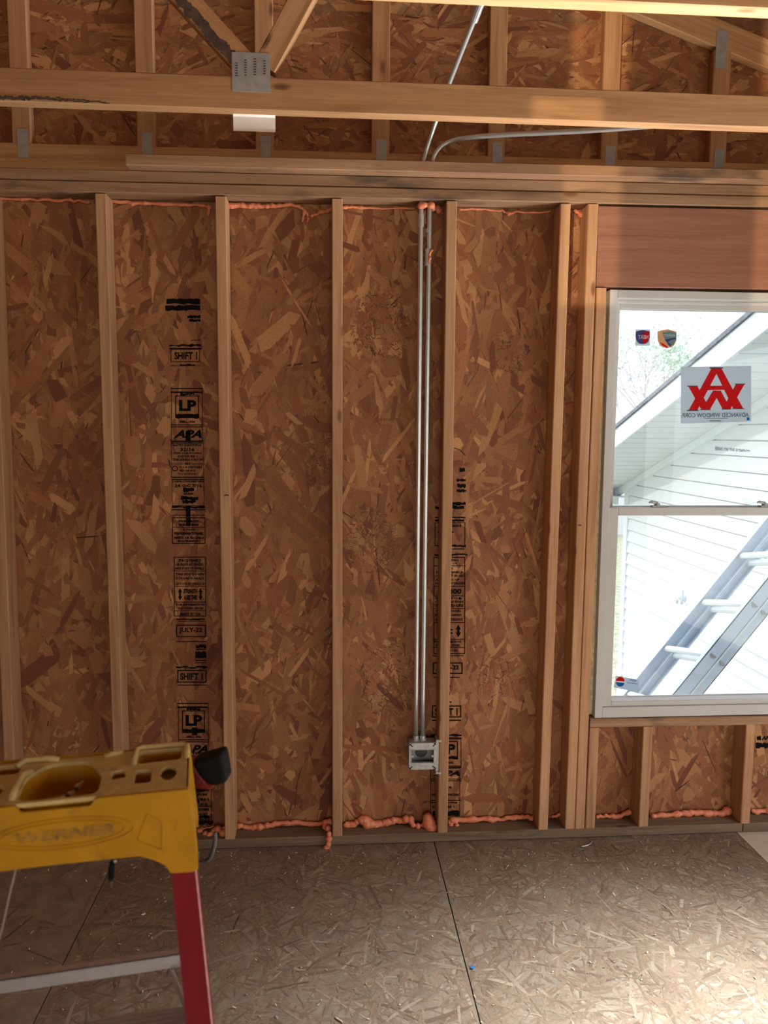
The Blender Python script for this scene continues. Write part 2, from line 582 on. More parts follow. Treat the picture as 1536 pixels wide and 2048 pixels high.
WALLPAL = [(0.35, 0.147, 0.061, 5), (0.40, 0.183, 0.077, 3.4), (0.30, 0.115, 0.049, 3.0), (0.51, 0.262, 0.113, 1.8), (0.225, 0.076, 0.036, 0.9)]
FLOORPAL = [(0.265, 0.188, 0.128, 6), (0.29, 0.211, 0.147, 3), (0.24, 0.168, 0.112, 3), (0.37, 0.292, 0.212, 1.0), (0.20, 0.134, 0.09, 0.6)]

# ================================================================== SETTING
S = 0.4064
YB = 0.089            # inner face of the sheathing
ZT = lambda x: 2.392 + 0.0065 * (x + 0.57)     # underside of the top plates

wall = tag(empty('wall_back'), 'open stud wall with bare strand board sheathing and a window', kind='structure')

# sheathing panels
panels = []
for x0, x1, z0, z1, n, fines in (
        (-2.03, -0.8128, 0.0, 2.43, 500, ()),
        (-0.8128, 0.4064, 0.0, 2.43, 5200, ((1.16, 1.5, 0.06, 120),)),
        (0.4064, 1.365, 0.0, 2.43, 4200, ((0.16, 1.97, 0.11, 420), (0.13, 1.17, 0.10, 420), (0.20, 0.62, 0.12, 420), (0.62, 0.62, 0.07, 160), (0.66, 1.9, 0.08, 200))),
        (1.365, 2.43, 0.0, 0.47, 900, ()),
        (2.36, 3.15, 0.0, 2.43, 200, ())):
    z1b = z1
    p = MB().box(x0 + 0.001, x1 - 0.001, YB + 0.0015, YB + 0.0125, z0, z1b).build('sheathing_panel', MAT['osb'], wall)
    flakes('strands', p, (x0 + 0.002, YB + 0.0015, z0), (1, 0, 0), (0, 0, 1), (0, -1, 0), x1 - x0 - 0.004, z1b - z0, n,
           (0.05, 0.21), (0.006, 0.066), WALLPAL, (0.0002, 0.0022), (math.pi / 2, 0.6), 0.035, fines)
    panels.append(p)
MB().box(1.365, 2.43, YB + 0.0015, YB + 0.0125, 2.11, 2.43).build('sheathing_panel', MAT['osb'], wall)

# white sheets added outside, unseen, to bounce neutral light onto the ladder
for x0, x1, z0, z1 in ((-3.2, 1.40, -0.3, 3.0), (2.35, 3.2, -0.3, 3.0), (1.40, 2.35, -0.3, 0.46), (1.40, 2.35, 2.12, 3.0)):
    MB().box(x0, x1, YB + 0.013, YB + 0.0145, z0, z1).build('bounce_sheet', MAT['siding'], wall)

# gable sheathing above the plates
SL = 1 / 3
gable_top = lambda x: 3.10 + 0.105 - (abs(x) - 1.70) * SL + 0.02
pg = MB().prism([(-3.15, YB + 0.0015, 2.43), (3.15, YB + 0.0015, 2.43), (3.15, YB + 0.0015, gable_top(3.15)), (0, YB + 0.0015, gable_top(0)), (-3.15, YB + 0.0015, gable_top(3.15))],
                (0, 0.011, 0)).build('gable_sheathing_panel', MAT['osb'], wall)
flakes('strands', pg, (-1.3, YB + 0.0015, 2.44), (1, 0, 0), (0, 0, 1), (0, -1, 0), 3.7, 0.62, 4800,
       (0.05, 0.20), (0.006, 0.050), WALLPAL, (0.0002, 0.0025), (0.0, 0.7), 0.05)
flakes('strands', pg, (-1.5, YB + 0.0015, 3.06), (1, 0, 0), (0, 0, 1), (0, -1, 0), 3.0, 0.15, 700,
       (0.05, 0.20), (0.006, 0.050), WALLPAL, (0.0002, 0.0025), (0.0, 0.7), 0.05)


# studs: photo edges give the lean of each
def stud(x0, x1, z0, z1, y0=0.0, y1=YB - 0.001, color=(1, 1, 1), w=0.038, mat='stud', name='stud'):
    c = (y0 + y1) / 2
    return board(name, (x0, c, z0), (x1, c, z1), (1, 0, 0), w, y1 - y0, MAT[mat], wall, color)


stud(-1.619, -1.619, 0.038, 2.388)
stud(-1.2192, -1.2192, 0.038, 2.388)
stud(-0.800, -0.786, 0.038, 2.388, color=(0.95, 0.9, 0.86))
stud(-0.405, -0.407, 0.038, 2.390, color=(1.0, 0.97, 0.93))
sC = stud(0.000, 0.002, 0.038, 2.392, color=(1.08, 1.04, 0.98))
stud(0.4075, 0.4068, 0.038, 2.395, color=(1.0, 0.97, 0.95))
stud(0.8150, 0.8130, 0.038, 2.398, color=(0.98, 0.95, 0.92))
stud(1.211, 1.226, 0.038, 2.400, color=(1.1, 1.05, 0.98))
stud(1.318, 1.328, 0.038, 2.402, color=(1.08, 1.03, 0.97), name='king_stud')
stud(1.3575, 1.3685, 0.038, 2.108, color=(1.06, 1.0, 0.92), name='jack_stud')
stud(1.399, 1.402, 0.038, 0.446, color=(1.0, 0.95, 0.86), name='cripple_stud')
stud(1.614, 1.616, 0.038, 0.446, color=(1.0, 0.95, 0.88), name='cripple_stud')
stud(2.031, 2.031, 0.038, 0.446, color=(1.0, 0.95, 0.88), name='cripple_stud')
stud(2.38, 2.38, 0.038, 2.108, name='jack_stud')
stud(2.42, 2.42, 0.038, 2.402, name='king_stud')
# dark knots proud on the long stud and by the window
for (u, v, s) in ((453, 991, 1.0), (1160, 1050, 0.6)):
    c = at(u, v, 0.0)
    arc = [(c.x + 0.010 * s * math.cos(a), -0.0004, c.z - 0.004 + 0.006 * s * math.sin(a)) for a in np.linspace(0.25, math.pi - 0.25, 9)]
    MB().tube(arc, [0.0006, 0.0012, 0.0018, 0.0022, 0.0024, 0.0022, 0.0018, 0.0012, 0.0006], 6).build('knot', MAT['slot'], wall)

# plates, window framing
def hboard(name, x0, x1, z0a, z0b, t, y0, y1, mat, color=(1, 1, 1)):
    c = (y0 + y1) / 2
    return board(name, (x0, c, z0a + t / 2), (x1, c, z0b + t / 2), (0, 0, 1), t, y1 - y0, MAT[mat], wall, color)


hboard('top_plate', -2.9, 3.1, ZT(-2.9) + 0.001, ZT(3.1) + 0.001, 0.037, 0.0, YB, 'plate', (0.92, 0.88, 0.82))
hboard('top_plate', -2.9, 3.1, ZT(-2.9) + 0.0405, ZT(3.1) + 0.0405, 0.037, 0.002, YB, 'plate', (0.95, 0.9, 0.84))
hboard('sole_plate', -2.9, 2.02, 0.001, 0.001, 0.037, 0.0, YB, 'sole', (0.55, 0.52, 0.49))
hboard('sole_plate', 2.024, 3.1, 0.001, 0.001, 0.037, 0.0, YB, 'sole', (0.5, 0.48, 0.47))
hboard('drywall_backer', -0.306, 3.1, ZT(-0.306) + 0.0785, ZT(3.1) + 0.079, 0.038, -0.048, 0.044, 'plate', (1.1, 1.02, 0.92))
hboard('header_beam', 1.349, 2.44, 2.112, 2.118, 0.286, 0.004, 0.05, 'header', (0.62, 0.55, 0.56))
hboard('rough_sill', 1.384, 2.36, 0.447, 0.443, 0.036, 0.0, YB, 'plate', (0.98, 0.92, 0.88))

# floor: subfloor sheets over a deck, joints as gaps
floor = MB().box(-3.2, 3.2, -6.5, 0.2, -0.08, -0.0205).build('floor', plain('joint_shadow', (0.03, 0.03, 0.035), 0.9))
tag(floor, 'dusty strand board subfloor laid in large sheets', kind='structure')
xs = [-3.15, -1.635, -0.415, 0.783, 2.000, 3.15]
for i in range(5):
    for (y0, y1, n) in ((-2.44, 0.1, (120, 900, 8000, 9500, 2200)[i]), (-6.45, -2.444, 30)):
        p = MB().box(xs[i] + 0.002, xs[i + 1] - 0.002, y0, y1, -0.02, -0.001).build('subfloor_panel', MAT['floor_core'] if i < 4 else MAT['ply'], floor)
        if i == 4:
            continue
        f = flakes('strands', p, (xs[i] + 0.002, y0, -0.001), (1, 0, 0), (0, 1, 0), (0, 0, 1), xs[i + 1] - xs[i] - 0.004, y1 - y0, n,
                   (0.03, 0.13), (0.004, 0.018), FLOORPAL, (0.0001, 0.0009), (0.6, 1.2), 0.004)

# the rest of the room, behind and beside the camera
wl = tag(MB().box(-3.25, -3.15, -6.5, 0.1, 0, 2.6).build('wall_left', MAT['osb']), 'strand board side wall of the room', kind='structure')
wr = MB()
wr.box(3.15, 3.25, -6.5, -3.3, 0, 2.6).box(3.15, 3.25, -0.42, 0.1, 0, 2.6).box(3.15, 3.25, -3.3, -0.42, 2.15, 2.6).box(3.15, 3.25, -3.3, -0.42, 0.0, 0.12)  # unseen opening added as a source for the side light
tag(wr.build('wall_right', MAT['osb']), 'strand board side wall with a wide opening added for light', kind='structure')
wb = MB()
for x0, x1, z0, z1 in ((-3.25, -1.925, 0, 3.9), (-1.72, -1.385, 0, 3.9), (-1.20, -1.05, 0, 3.9), (1.95, 3.25, 0, 3.9), (-1.925, -1.72, 0, 1.40), (-1.385, -1.20, 0, 1.40), (-1.925, -1.72, 2.42, 3.9), (-1.385, -1.20, 2.42, 3.9), (-1.05, 1.95, 2.4, 3.9), (-1.05, 1.95, 0, 0.12)):  # narrow slots added to cut the spot into light bands
    wb.box(x0, x1, -6.6, -6.5, z0, z1)
tag(wb.build('wall_front', MAT['osb']), 'strand board wall behind the viewer with a wide opening and slots added for light bands', kind='structure')
rf = MB()
zr = gable_top(0)
ze = gable_top(3.45)
for s in (-1, 1):
    rf.prism([(0, -6.8, zr), (s * 3.45, -6.8, ze), (s * 3.45, -6.8, ze + 0.012), (0, -6.8, zr + 0.012)], (0, 6.93, 0))
tag(rf.build('ceiling', MAT['osb']), 'underside of the bare strand board roof deck', kind='structure')

# ------------------------------------------------------------------ window
win = tag(empty('window_1', (1.87, 0.03, 0.48)), 'white vinyl double hung window with stickers on its glass', kind='structure')
WX0, WX1, WZ0, WZ1 = 1.402, 2.345, 0.484, 2.104


def rect_frame(name, x0, x1, z0, z1, y0, y1, l, r, b, t, mat, parent, bevel=0.002):
    m = MB()
    m.box(x0, x0 + l, y0, y1, z0, z1)
    m.box(x1 - r, x1, y0, y1, z0, z1)
    m.box(x0 + l, x1 - r, y0, y1, z0, z0 + b)
    m.box(x0 + l, x1 - r, y0, y1, z1 - t, z1)
    return m.build(name, mat, parent, bevel=bevel)


rect_frame('window_frame', WX0, WX1, WZ0, WZ1, 0.004, 0.118, 0.030, 0.030, 0.042, 0.030, MAT['vinyl'], win)
rect_frame('window_stop', WX0 + 0.030, WX1 - 0.030, WZ0 + 0.042, WZ1 - 0.03, 0.044, 0.054, 0.012, 0.012, 0.010, 0.012, MAT['vinyl'], win)
us = rect_frame('upper_sash', WX0 + 0.030, WX1 - 0.030, 1.272, WZ1 - 0.03, 0.056, 0.090, 0.030, 0.030, 0.032, 0.030, MAT['vinyl'], win)
ls = rect_frame('lower_sash', WX0 + 0.030, WX1 - 0.030, WZ0 + 0.042, 1.303, 0.012, 0.043, 0.037, 0.037, 0.020, 0.031, MAT['vinyl'], win)
bead = MB().prism([(WX0 + 0.07, 0.014, 0.546), (WX0 + 0.07, 0.032, 0.562), (WX0 + 0.07, 0.032, 0.546)], (WX1 - WX0 - 0.14, 0, 0))
bead.build('glazing_bead', MAT['trim_white'], ls)
MB().box(WX0 + 0.055, WX1 - 0.055, 0.072, 0.075, 1.30, WZ1 - 0.055).build('pane', MAT['glass'], us)
MB().box(WX0 + 0.06, WX1 - 0.06, 0.027, 0.030, WZ0 + 0.055, 1.28).build('pane', MAT['glass'], ls)
for u in (1318, 1533):
    c = at(u, 1012, 0.027)
    k = MB().box(c.x - 0.028, c.x + 0.028, 0.016, 0.040, 1.303, 1.309)
    k.tube([(c.x - 0.008, 0.026, 1.309), (c.x - 0.008, 0.026, 1.318)], 0.011, 10)
    k.tube([(c.x - 0.008, 0.026, 1.318), (c.x - 0.036, 0.016, 1.324), (c.x - 0.045, 0.014, 1.322)], [0.006, 0.005, 0.003], 8)
    k.build('sash_lock', plain('lock_grey', (0.30, 0.33, 0.32), 0.5), ls, smooth=False)
# shims of foam backer in the gap between the frame and the jack stud
MB().box(1.3885, 1.401, 0.03, 0.05, 0.49, 2.10).build('gap_filler', plain('pale_gap_foam', (0.62, 0.58, 0.38), 0.8, var=0.3, scale=60, bump=0.5), win)

# lawn outside
gz = -1.9
g = MB().box(-60, 90, -60, 120, gz - 0.2, gz).build('ground', MAT['grass'])
tag(g, 'sunlit lawn outside, below the window', kind='structure')

# ------------------------------------------------------------------ printed stamps on the sheathing
def stamp(panel, items, ve, xl, xr, name='printed_stamp'):
    mb = MB()
    YS = YB - 0.0022
    k = 0

    def quad(u0, u1, v0, v1, ragged=0):
        nonlocal k
        k += 1
        y = YS - 0.00002 * (k % 9)
        n = 1 if not ragged else 10
        top = [(u0 + (u1 - u0) * i / n, v0 + (rnd.uniform(-ragged, ragged) if 0 < i < n else 0)) for i in range(n + 1)]
        bot = [(u0 + (u1 - u0) * i / n, v1 + (rnd.uniform(-ragged, ragged) if 0 < i < n else 0)) for i in range(n + 1)]
        pts = [at(a, b, y) for a, b in top + bot[::-1]]
        mb.add(pts, [tuple(range(len(pts)))])
    for it in items:
        kind, v0, v1, f0, f1 = it[:5]
        vm = (v0 + v1) / 2
        L, R = np.interp(vm, ve, xl), np.interp(vm, ve, xr)
        u0, u1 = L + (R - L) * f0, L + (R - L) * f1
        if kind == 'bar':
            quad(u0, u1, v0, v1)
        elif kind == 'smear':
            quad(u0, u1, v0, v1, 1.6)
        elif kind == 'frame':
            t = 1.35 * (it[5] if len(it) > 5 else 1.1)
            quad(u0, u1, v0, v0 + t)
            quad(u0, u1, v1 - t, v1)
            quad(u0, u0 + t, v0 + t, v1 - t)
            quad(u1 - t, u1, v0 + t, v1 - t)
        elif kind == 'arrow':
            c = (u0 + u1) / 2
            h = u1 - u0
            y = YS
            pts = [(c, v0), (u1, v0 + h), (c + h * .22, v0 + h), (c + h * .22, v1 - h), (u1, v1 - h), (c, v1), (u0, v1 - h), (c - h * .22, v1 - h), (c - h * .22, v0 + h), (u0, v0 + h)]
            P = [at(a, b, y) for a, b in pts]
            mb.add(P, [(0, 1, 2, 8, 9), (2, 3, 7, 8), (3, 4, 5, 6, 7)])
        elif kind == 'ring':
            n = 18
            c, r = (u0 + u1) / 2, (u1 - u0) / 2
            P = [at(c + r * q * math.cos(2 * math.pi * i / n), vm + r * q * math.sin(2 * math.pi * i / n), YS) for q in (1, 0.72) for i in range(n)]
            mb.add(P, [(i, (i + 1) % n, n + (i + 1) % n, n + i) for i in range(n)])
        else:
            shear = 0.35 if it[5] in ('APA',) else 0.0
            vs, fs = text_geom(it[5], shear, (it[6] if len(it) > 6 else 0.016) + (0.022 if v1 - v0 < 9 else 0.012), 1 if v1 - v0 < 9 else 3)
            P = [at(u0 + (u1 - u0) * a, v1 + (v0 - v1) * b, YS) for a, b in vs]
            mb.add(P, fs)
    return mb.build(name, MAT['ink'], panel)


T, B, SM, F, A_, RG = 'text', 'bar', 'smear', 'frame', 'arrow', 'ring'
head = lambda d: [
    (B, 776 + d, 778 + d, 0, 1), (B, 783 + d, 786 + d, 0, 1), (F, 776 + d, 884 + d, 0.01, 0.99, 0.8), (SM, 786 + d, 790 + d, .3, .75),
    (F, 791 + d, 836 + d, .14, .88, 1.4), (T, 800 + d, 822 + d, .26, .80, 'LP', 0.035), (SM, 829 + d, 836 + d, .14, .88),
    (T, 841 + d, 846 + d, .28, .75, 'MILL 446', 0.02), (B, 849 + d, 850.6 + d, 0, 1), (B, 853 + d, 854.6 + d, 0, 1),
    (T, 860 + d, 876 + d, .08, .94, 'APA', 0.03), (B, 881 + d, 882.8 + d, 0, 1), (B, 885 + d, 886.5 + d, 0, 1),
    (T, 888 + d, 892.5 + d, .08, .92, 'RATED SHEATHING'), (T, 895 + d, 903 + d, .28, .72, '32/16', 0.02)]
rows = lambda: [
    (F, 886, 954, .0, .99, .7), (T, 904.5, 908, .06, .94, 'SIZED FOR SPACING'), (T, 910.5, 915, .2, .8, 'EXPOSURE 1'), (T, 917, 922, .05, .96, 'THICKNESS 0.437 IN'),
    (B, 927.5, 928.7, 0, .38), (B, 927.5, 928.7, .62, 1), (T, 925, 930, .4, .6, '457'), (RG, 931, 943, .02, .2), (T, 932, 937, .25, .93, 'PS 2-18 SHEATHING'),
    (T, 939, 944, .25, .75, 'PRP-108 HUD'), (T, 945.5, 950, .2, .8, '7/16 CATEGORY')]
low = lambda: [
    (F, 1113.6, 1233, 0, 1, 1.1), (T, 1118, 1124, .15, .85, 'SPACE PANELS'), (T, 1126, 1132, .08, .92, '1/8 INCH AT EDGES'), (T, 1134, 1139.5, .05, .95, 'AND ENDS OF PANELS'),
    (B, 1141.5, 1142.7, 0, 1), (T, 1145.5, 1151, .06, .94, 'THIS SIDE DOWN'), (T, 1154, 1160.5, .06, .94, 'ESTE LADO ABAJO'), (T, 1165, 1170.5, .05, .95, 'CE COTE EN DESSOUS'),
    (B, 1172, 1173.2, 0, 1), (A_, 1176, 1201, .12, .25), (A_, 1176, 1201, .76, .89), (T, 1178, 1187, .3, .72, 'STRENGTH', .04), (T, 1190, 1200, .3, .72, 'AXIS THIS', .04),
    (B, 1203.5, 1204.9, 0, 1), (T, 1207, 1212, .06, .94, 'FOR INFORMATION'), (T, 1214.5, 1219, .1, .9, 'SEE PANEL EDGE'), (B, 1221, 1222.2, 0, 1), (T, 1225, 1231.5, .18, .82, 'MADE IN USA', .022),
    (SM, 1237, 1239.5, .05, .95), (B, 1242.5, 1243.3, .1, .98),
    (F, 1249.5, 1274.5, .03, .98, 1.5), (T, 1255, 1267.5, .13, .86, 'JULY-22', .02), (B, 1282.5, 1284, .03, .98)]
s1 = [(SM, 598, 608, 0, 1), (SM, 611, 621, -.05, 1), (SM, 631, 636, .6, 1), (SM, 638.5, 643, .65, 1), (B, 679.5, 681.2, .7, .98),
      (SM, 689, 693, 0, 1), (B, 696, 698.5, 0, 1), (F, 698, 724, .03, .95, 1.0), (T, 704, 719, .15, .86, 'SHIFT 1', .02), (SM, 728, 732, .3, .78), (B, 731, 732, 0, .95)]
s1 += head(0) + rows()
s1 += [(SM, 862, 884, .45, .6), (B, 954.5, 956, 0, 1), (B, 958, 959.4, 0, 1), (T, 960.5, 965, .02, .98, 'CONSTRUCTION SHEATHING', .03), (T, 968, 975, .1, .92, '24 OC 7/16', .02),
       (F, 959, 1012, .02, .98, .7), (SM, 976, 983, .35, .68), (T, 985, 990, .36, .66, 'SPAN', .03), (SM, 993, 1000, .28, .8), (SM, 1000, 1006, .32, .72), (SM, 1012, 1016, 0, 1), (B, 1018.5, 1020.5, 0, 1),
       (SM, 1016, 1034, .42, .56), (B, 1030, 1031.3, 0, 1), (F, 1035, 1088, 0, 1, 1.1), (T, 1040, 1045, .2, .8, 'PANEL GRADE', .03), (T, 1047, 1052, .2, .8, 'SHEATHING', .04), (B, 1054, 1055, 0, 1), (SM, 1036, 1052, .42, .56),
       (T, 1057, 1061.5, .3, .7, '4.7600', .02), (T, 1064, 1070, .06, .94, 'PERFORMANCE PANEL', .03), (T, 1073, 1078, .05, .95, 'MEETS OR EXCEEDS', .03), (T, 1080, 1085, .15, .85, 'REQUIREMENTS', .03)]
s1 += low()
s1 += [(SM, 1290, 1295, .65, .98), (B, 1297.5, 1299.5, .65, .98), (SM, 1303, 1317, .63, .98), (B, 1320, 1322, .63, .98), (B, 1325, 1326.3, .6, .95),
       (SM, 1333, 1336, 0, 1), (F, 1340, 1365.5, .03, .98, 1.5), (T, 1346, 1360, .12, .86, 'SHIFT 1', .025), (B, 1369.5, 1371, .02, .98)]
s1 += head(630)[:-2] + [(SM, 1455, 1470, .45, .62), (T, 1512, 1519, .2, .7, '32/16', .02), (T, 1505, 1509, .15, .8, 'RATED'), (F, 1530, 1650, 0, 1, 1)]
for q in range(11):
    s1.append((T, 1536 + q * 10, 1542 + q * 10, .1 + .04 * (q % 3), .9 - .05 * (q % 2), ('SIZED FOR SPACING', 'EXPOSURE 1', 'THICKNESS 0.437 IN', 'PS 2-18 SHEATHING', '7/16 CATEGORY')[q % 5], .03))
s1 += [(SM, 1600, 1607, .1, .6), (B, 1612, 1613.5, 0, 1), (SM, 1632, 1637, .0, .9), (SM, 1641, 1648, .0, 1), (SM, 1588, 1600, .25, .55)]
stamp(panels[1], s1, [600, 740, 1000, 1250, 1400, 1650], [333, 341, 343, 350, 354, 363], [400, 404, 410, 413, 415, 426])

s2 = [(SM, 936, 944, .8, .98), (SM, 958, 963, .7, 1), (SM, 968, 975, .72, 1), (SM, 979, 984, .7, 1.02), (SM, 1005, 1010, .5, 1), (SM, 1012, 1017, .0, .95), (B, 1034, 1036, 0, 1), (B, 1039, 1043, 0, .95),
      (F, 1045, 1092, 0, .98, 1.0), (T, 1049, 1054, .2, .85, 'PANEL GRADE', .03), (T, 1062, 1066, .1, .62, 'MEETS OR'), (SM, 1090, 1094, .1, 1), (B, 1097, 1099, .1, .95), (SM, 1108, 1111, 0, 1.05),
      (F, 1114, 1308, 0, 1, 1.2), (T, 1118, 1123, .2, .75, 'EDGE SPAN'), (T, 1125, 1129, .2, .75, 'RATED OK'), (B, 1131, 1132.4, 0, 1), (T, 1135, 1139, .3, .6, 'SPACE'), (T, 1142, 1147, .05, .9, 'SPACE PANELS'),
      (T, 1149, 1154, .05, .95, '1/8 INCH AT EDGES'), (T, 1157, 1162, .05, .8, 'AND ENDS OF'), (T, 1164, 1169, .05, .98, 'PANELS INSTALLED'), (B, 1172, 1173.4, 0, 1), (T, 1178, 1188, .15, .88, '1-7400', .03), (B, 1191, 1192.4, 0, 1),
      (T, 1194, 1199, .05, .9, 'SIZED FOR'), (T, 1201, 1206, .05, .95, 'STUD EDGE ENDS'), (T, 1208, 1214, .05, .95, 'TWO EDGES', .02), (B, 1216, 1217.4, 0, 1), (T, 1219, 1225, .06, .85, 'THIS SIDE DOWN', .02), (T, 1227.5, 1233.5, .06, .9, 'ESTE LADO ABAJO', .02),
      (T, 1236, 1242, .05, .93, 'CE COTE EN DESSOUS', .02), (B, 1244.5, 1246, 0, 1), (A_, 1249, 1275, .72, .88), (A_, 1249, 1275, .12, .28), (B, 1258, 1261, .4, .62), (B, 1265, 1268, .4, .62), (B, 1278, 1279.4, 0, 1),
      (T, 1281, 1286, .06, .9, 'FOR INFORMATION'), (T, 1288, 1293, .1, .86, 'SEE PANEL EDGE'), (B, 1294.5, 1295.8, 0, 1), (T, 1298, 1304, .2, .8, 'MADE IN USA', .02), (B, 1311, 1312.5, 0, 1),
      (F, 1325, 1348, .02, .98, 1.6), (T, 1330, 1342, .12, .86, 'JULY-22', .025), (B, 1354, 1355.6, .05, .9), (SM, 1370, 1374, .4, .6), (SM, 1382, 1390, .45, .6), (SM, 1402, 1405, .4, .65),
      (F, 1411, 1435, .02, .98, 1.6), (T, 1416, 1431, .12, .86, 'SHIFT 1', .025), (B, 1439.5, 1442, .02, .98), (SM, 1469, 1472, 0, 1), (B, 1475, 1477.5, 0, 1), (F, 1478, 1535, .01, .99, .9),
      (F, 1482, 1517, .14, .88, 1.4), (T, 1488, 1508, .26, .8, 'LP', .035), (SM, 1513, 1519, .14, .88), (T, 1523, 1528, .28, .75, 'MILL 446', .02), (B, 1531.5, 1533, 0, 1), (B, 1535, 1536.5, 0, 1),
      (T, 1541, 1552, .08, .94, 'APA', .03), (F, 1536, 1632, .01, .97, .8), (B, 1557.5, 1559, 0, 1), (B, 1561, 1562.5, 0, 1), (T, 1572, 1577, .3, .7, '32/16', .02), (T, 1587, 1592, .06, .94, 'SIZED FOR SPACING', .02),
      (B, 1600, 1601.6, 0, 1), (SM, 1604, 1607, .05, .9), (T, 1611, 1616, .08, .8, 'EXPOSURE 1', .02), (SM, 1622, 1631, .1, .97)]
stamp(panels[2], s2, [900, 1100, 1250, 1400, 1550, 1640], [872, 869, 866, 863, 861, 859], [931, 932, 930, 924, 923, 920])
# black corner of another stamp right of the last cripple stud, under the window
s3 = [(SM, 1473, 1480, .1, .5), (T, 1472, 1480, .55, 1.6, 'APA'), (SM, 1486, 1496, 0, 1.6)]
stamp(panels[3], s3, [1400, 1600], [1512, 1512], [1532, 1532])
# a pencilled scuff by the fifth stud
MB().tube([at(u, v, YB - 0.002) for u, v in ((908, 896), (920, 900), (931, 911))], 0.0012, 5).build('pencil_mark', MAT['ink'], panels[2])

# ------------------------------------------------------------------ trusses
def gang_plate(parent, x0, x1, z0, z1, y, slots=()):
    p = MB().box(x0, x1, y - 0.0012, y, z0, z1).build('gang_plate', MAT['plate_steel'], parent)
    if slots:
        m = MB()
        for (u, v, w) in slots:
            c = at(u, v, y - 0.0013)
            m.box(c.x - w, c.x + w, y - 0.0018, y - 0.0012, c.z - 0.0011, c.z + 0.0011)
        m.build('tooth_slots', MAT['slot'], p)
    return p


def seg(root, name, a, b, w, t, y0, color=(1, 1, 1), wdir=None):
    yc = y0 + t / 2
    d = Vector((b[0] - a[0], 0, b[1] - a[1]))
    wd = Vector((-d.z, 0, d.x)).normalized()
    return board(name, (a[0], yc, a[1]), (b[0], yc, b[1]), wd, w, t, MAT['truss'], root, color)


topc = lambda x: 2.986 + 0.047 - (abs(x) - 1.762) * SL      # centre line of the top chord


def truss(label, y0, colors, z_tilt=0.0):
    r = tag(empty('roof_truss', (0, y0, 2.467)), label, 'truss')
    zc = 2.467 + 0.0445
    seg(r, 'bottom_chord', (-3.12, zc - 0.006), (3.12, zc + z_tilt), 0.089, 0.038, y0, colors[0])
    seg(r, 'top_chord', (-3.12, topc(3.12)), (-0.008, topc(0)), 0.089, 0.038, y0, colors[1])
    seg(r, 'top_chord', (3.12, topc(3.12)), (0.008, topc(0)), 0.089, 0.038, y0, colors[1])
    return r


def edge_web(r, lo, hi, side, y0, color, width=0.064):
    """web with one edge through lo and hi; side +1 lies to the right of it"""
    d = (Vector((hi[0], 0, hi[1])) - Vector((lo[0], 0, lo[1]))).normalized()
    n = Vector((d.z, 0, -d.x)) * side
    a = Vector((lo[0], 0, lo[1])) + n * width / 2
    b = Vector((hi[0], 0, hi[1])) + n * width / 2
    return seg(r, 'web', (a.x, a.z), (b.x, b.z), width, 0.038, y0, color)


T2Y = -0.5528
t2 = truss('second roof truss, with a square gang plate and a white tag at its chord', T2Y, ((0.70, 0.62, 0.54), (1, 1, 1)), 0.004)
e0, e1 = (0.118, 2.572), (-0.049, 2.743)
dd = Vector((e1[0] - e0[0], e1[1] - e0[1])).normalized()
wL = edge_web(t2, e0, (e0[0] + dd.x * 0.85, e0[1] + dd.y * 0.85), 1, T2Y, (0.80, 0.70, 0.60))
# black mould streak along the edge of the left web
ms = MB()
for k in range(22):
    s0 = 0.02 + 0.011 * k
    c = Vector((e0[0], 0, e0[1])) + Vector((dd.x, 0, dd.y)) * s0 + Vector((dd.y, 0, -dd.x)) * rnd.uniform(0.014, 0.022)
    pts = [(c.x + rnd.uniform(.011, .019) * math.cos(a), T2Y - 0.0004 - 0.00002 * k, c.z + rnd.uniform(.011, .019) * math.sin(a)) for a in np.linspace(0, 2 * math.pi, 9)[:-1]]
    ms.add(pts, [tuple(range(8))])
ms.build('mould_streak', plain('black_mould', (0.075, 0.042, 0.028), 0.9, var=0.5, scale=40), wL)
f0, f1 = (0.229, 2.567), (0.337, 2.760)
# mould along the lower edge of the chord, left
ch_ = [o for o in t2.children if o.name.startswith('bottom_chord')][0]
ms2 = MB()
for k in range(46):
    u_ = -20 + k * 5.2
    c = at(u_, np.interp(u_, [-20, 90, 220], [194, 196, 206]) + rnd.uniform(-2, 3), T2Y)
    g_ = (1 - k / 60)
    pts = [(c.x + rnd.uniform(.004, .012) * math.cos(a), T2Y - 0.0004 - 0.00002 * k, max(2.4655, c.z + rnd.uniform(.003, .008) * g_ * math.sin(a))) for a in np.linspace(0, 2 * math.pi, 9)[:-1]]
    ms2.add(pts, [tuple(range(8))])
ms2.build('mould_streak', bpy.data.materials['black_mould'], ch_)
dd2 = Vector((f1[0] - f0[0], f1[1] - f0[1])).normalized()
edge_web(t2, f0, (f0[0] + dd2.x * 0.62, f0[1] + dd2.y * 0.62), -1, T2Y, (0.78, 0.70, 0.62))
gang_plate(t2, 0.112, 0.216, 2.513, 2.616, T2Y,
           [(473, 126 + 5 * i, .0035) for i in range(6)] + [(491, 120 + 5 * i, .003) for i in range(7)] + [(510, 118 + 5.2 * i, .0035) for i in range(7)] + [(529, 122 + 5 * i, .0035) for i in range(6)])
tagp = MB()
a0, a1 = 0.109, 0.227
sec = [(T2Y + 0.030, 2.4664), (T2Y + 0.0375, 2.462), (T2Y + 0.0375, 2.430), (T2Y + 0.034, 2.4225)]
tagp.add([(x, y, z) for x in (a0, a1) for y, z in sec] + [(x, y + 0.0006, z - 0.0003) for x in (a0, a1) for y, z in sec],
         [(i, i + 1, i + 5, i + 4) for i in range(3)] + [(8 + i, 12 + i, 13 + i, 9 + i) for i in range(3)])
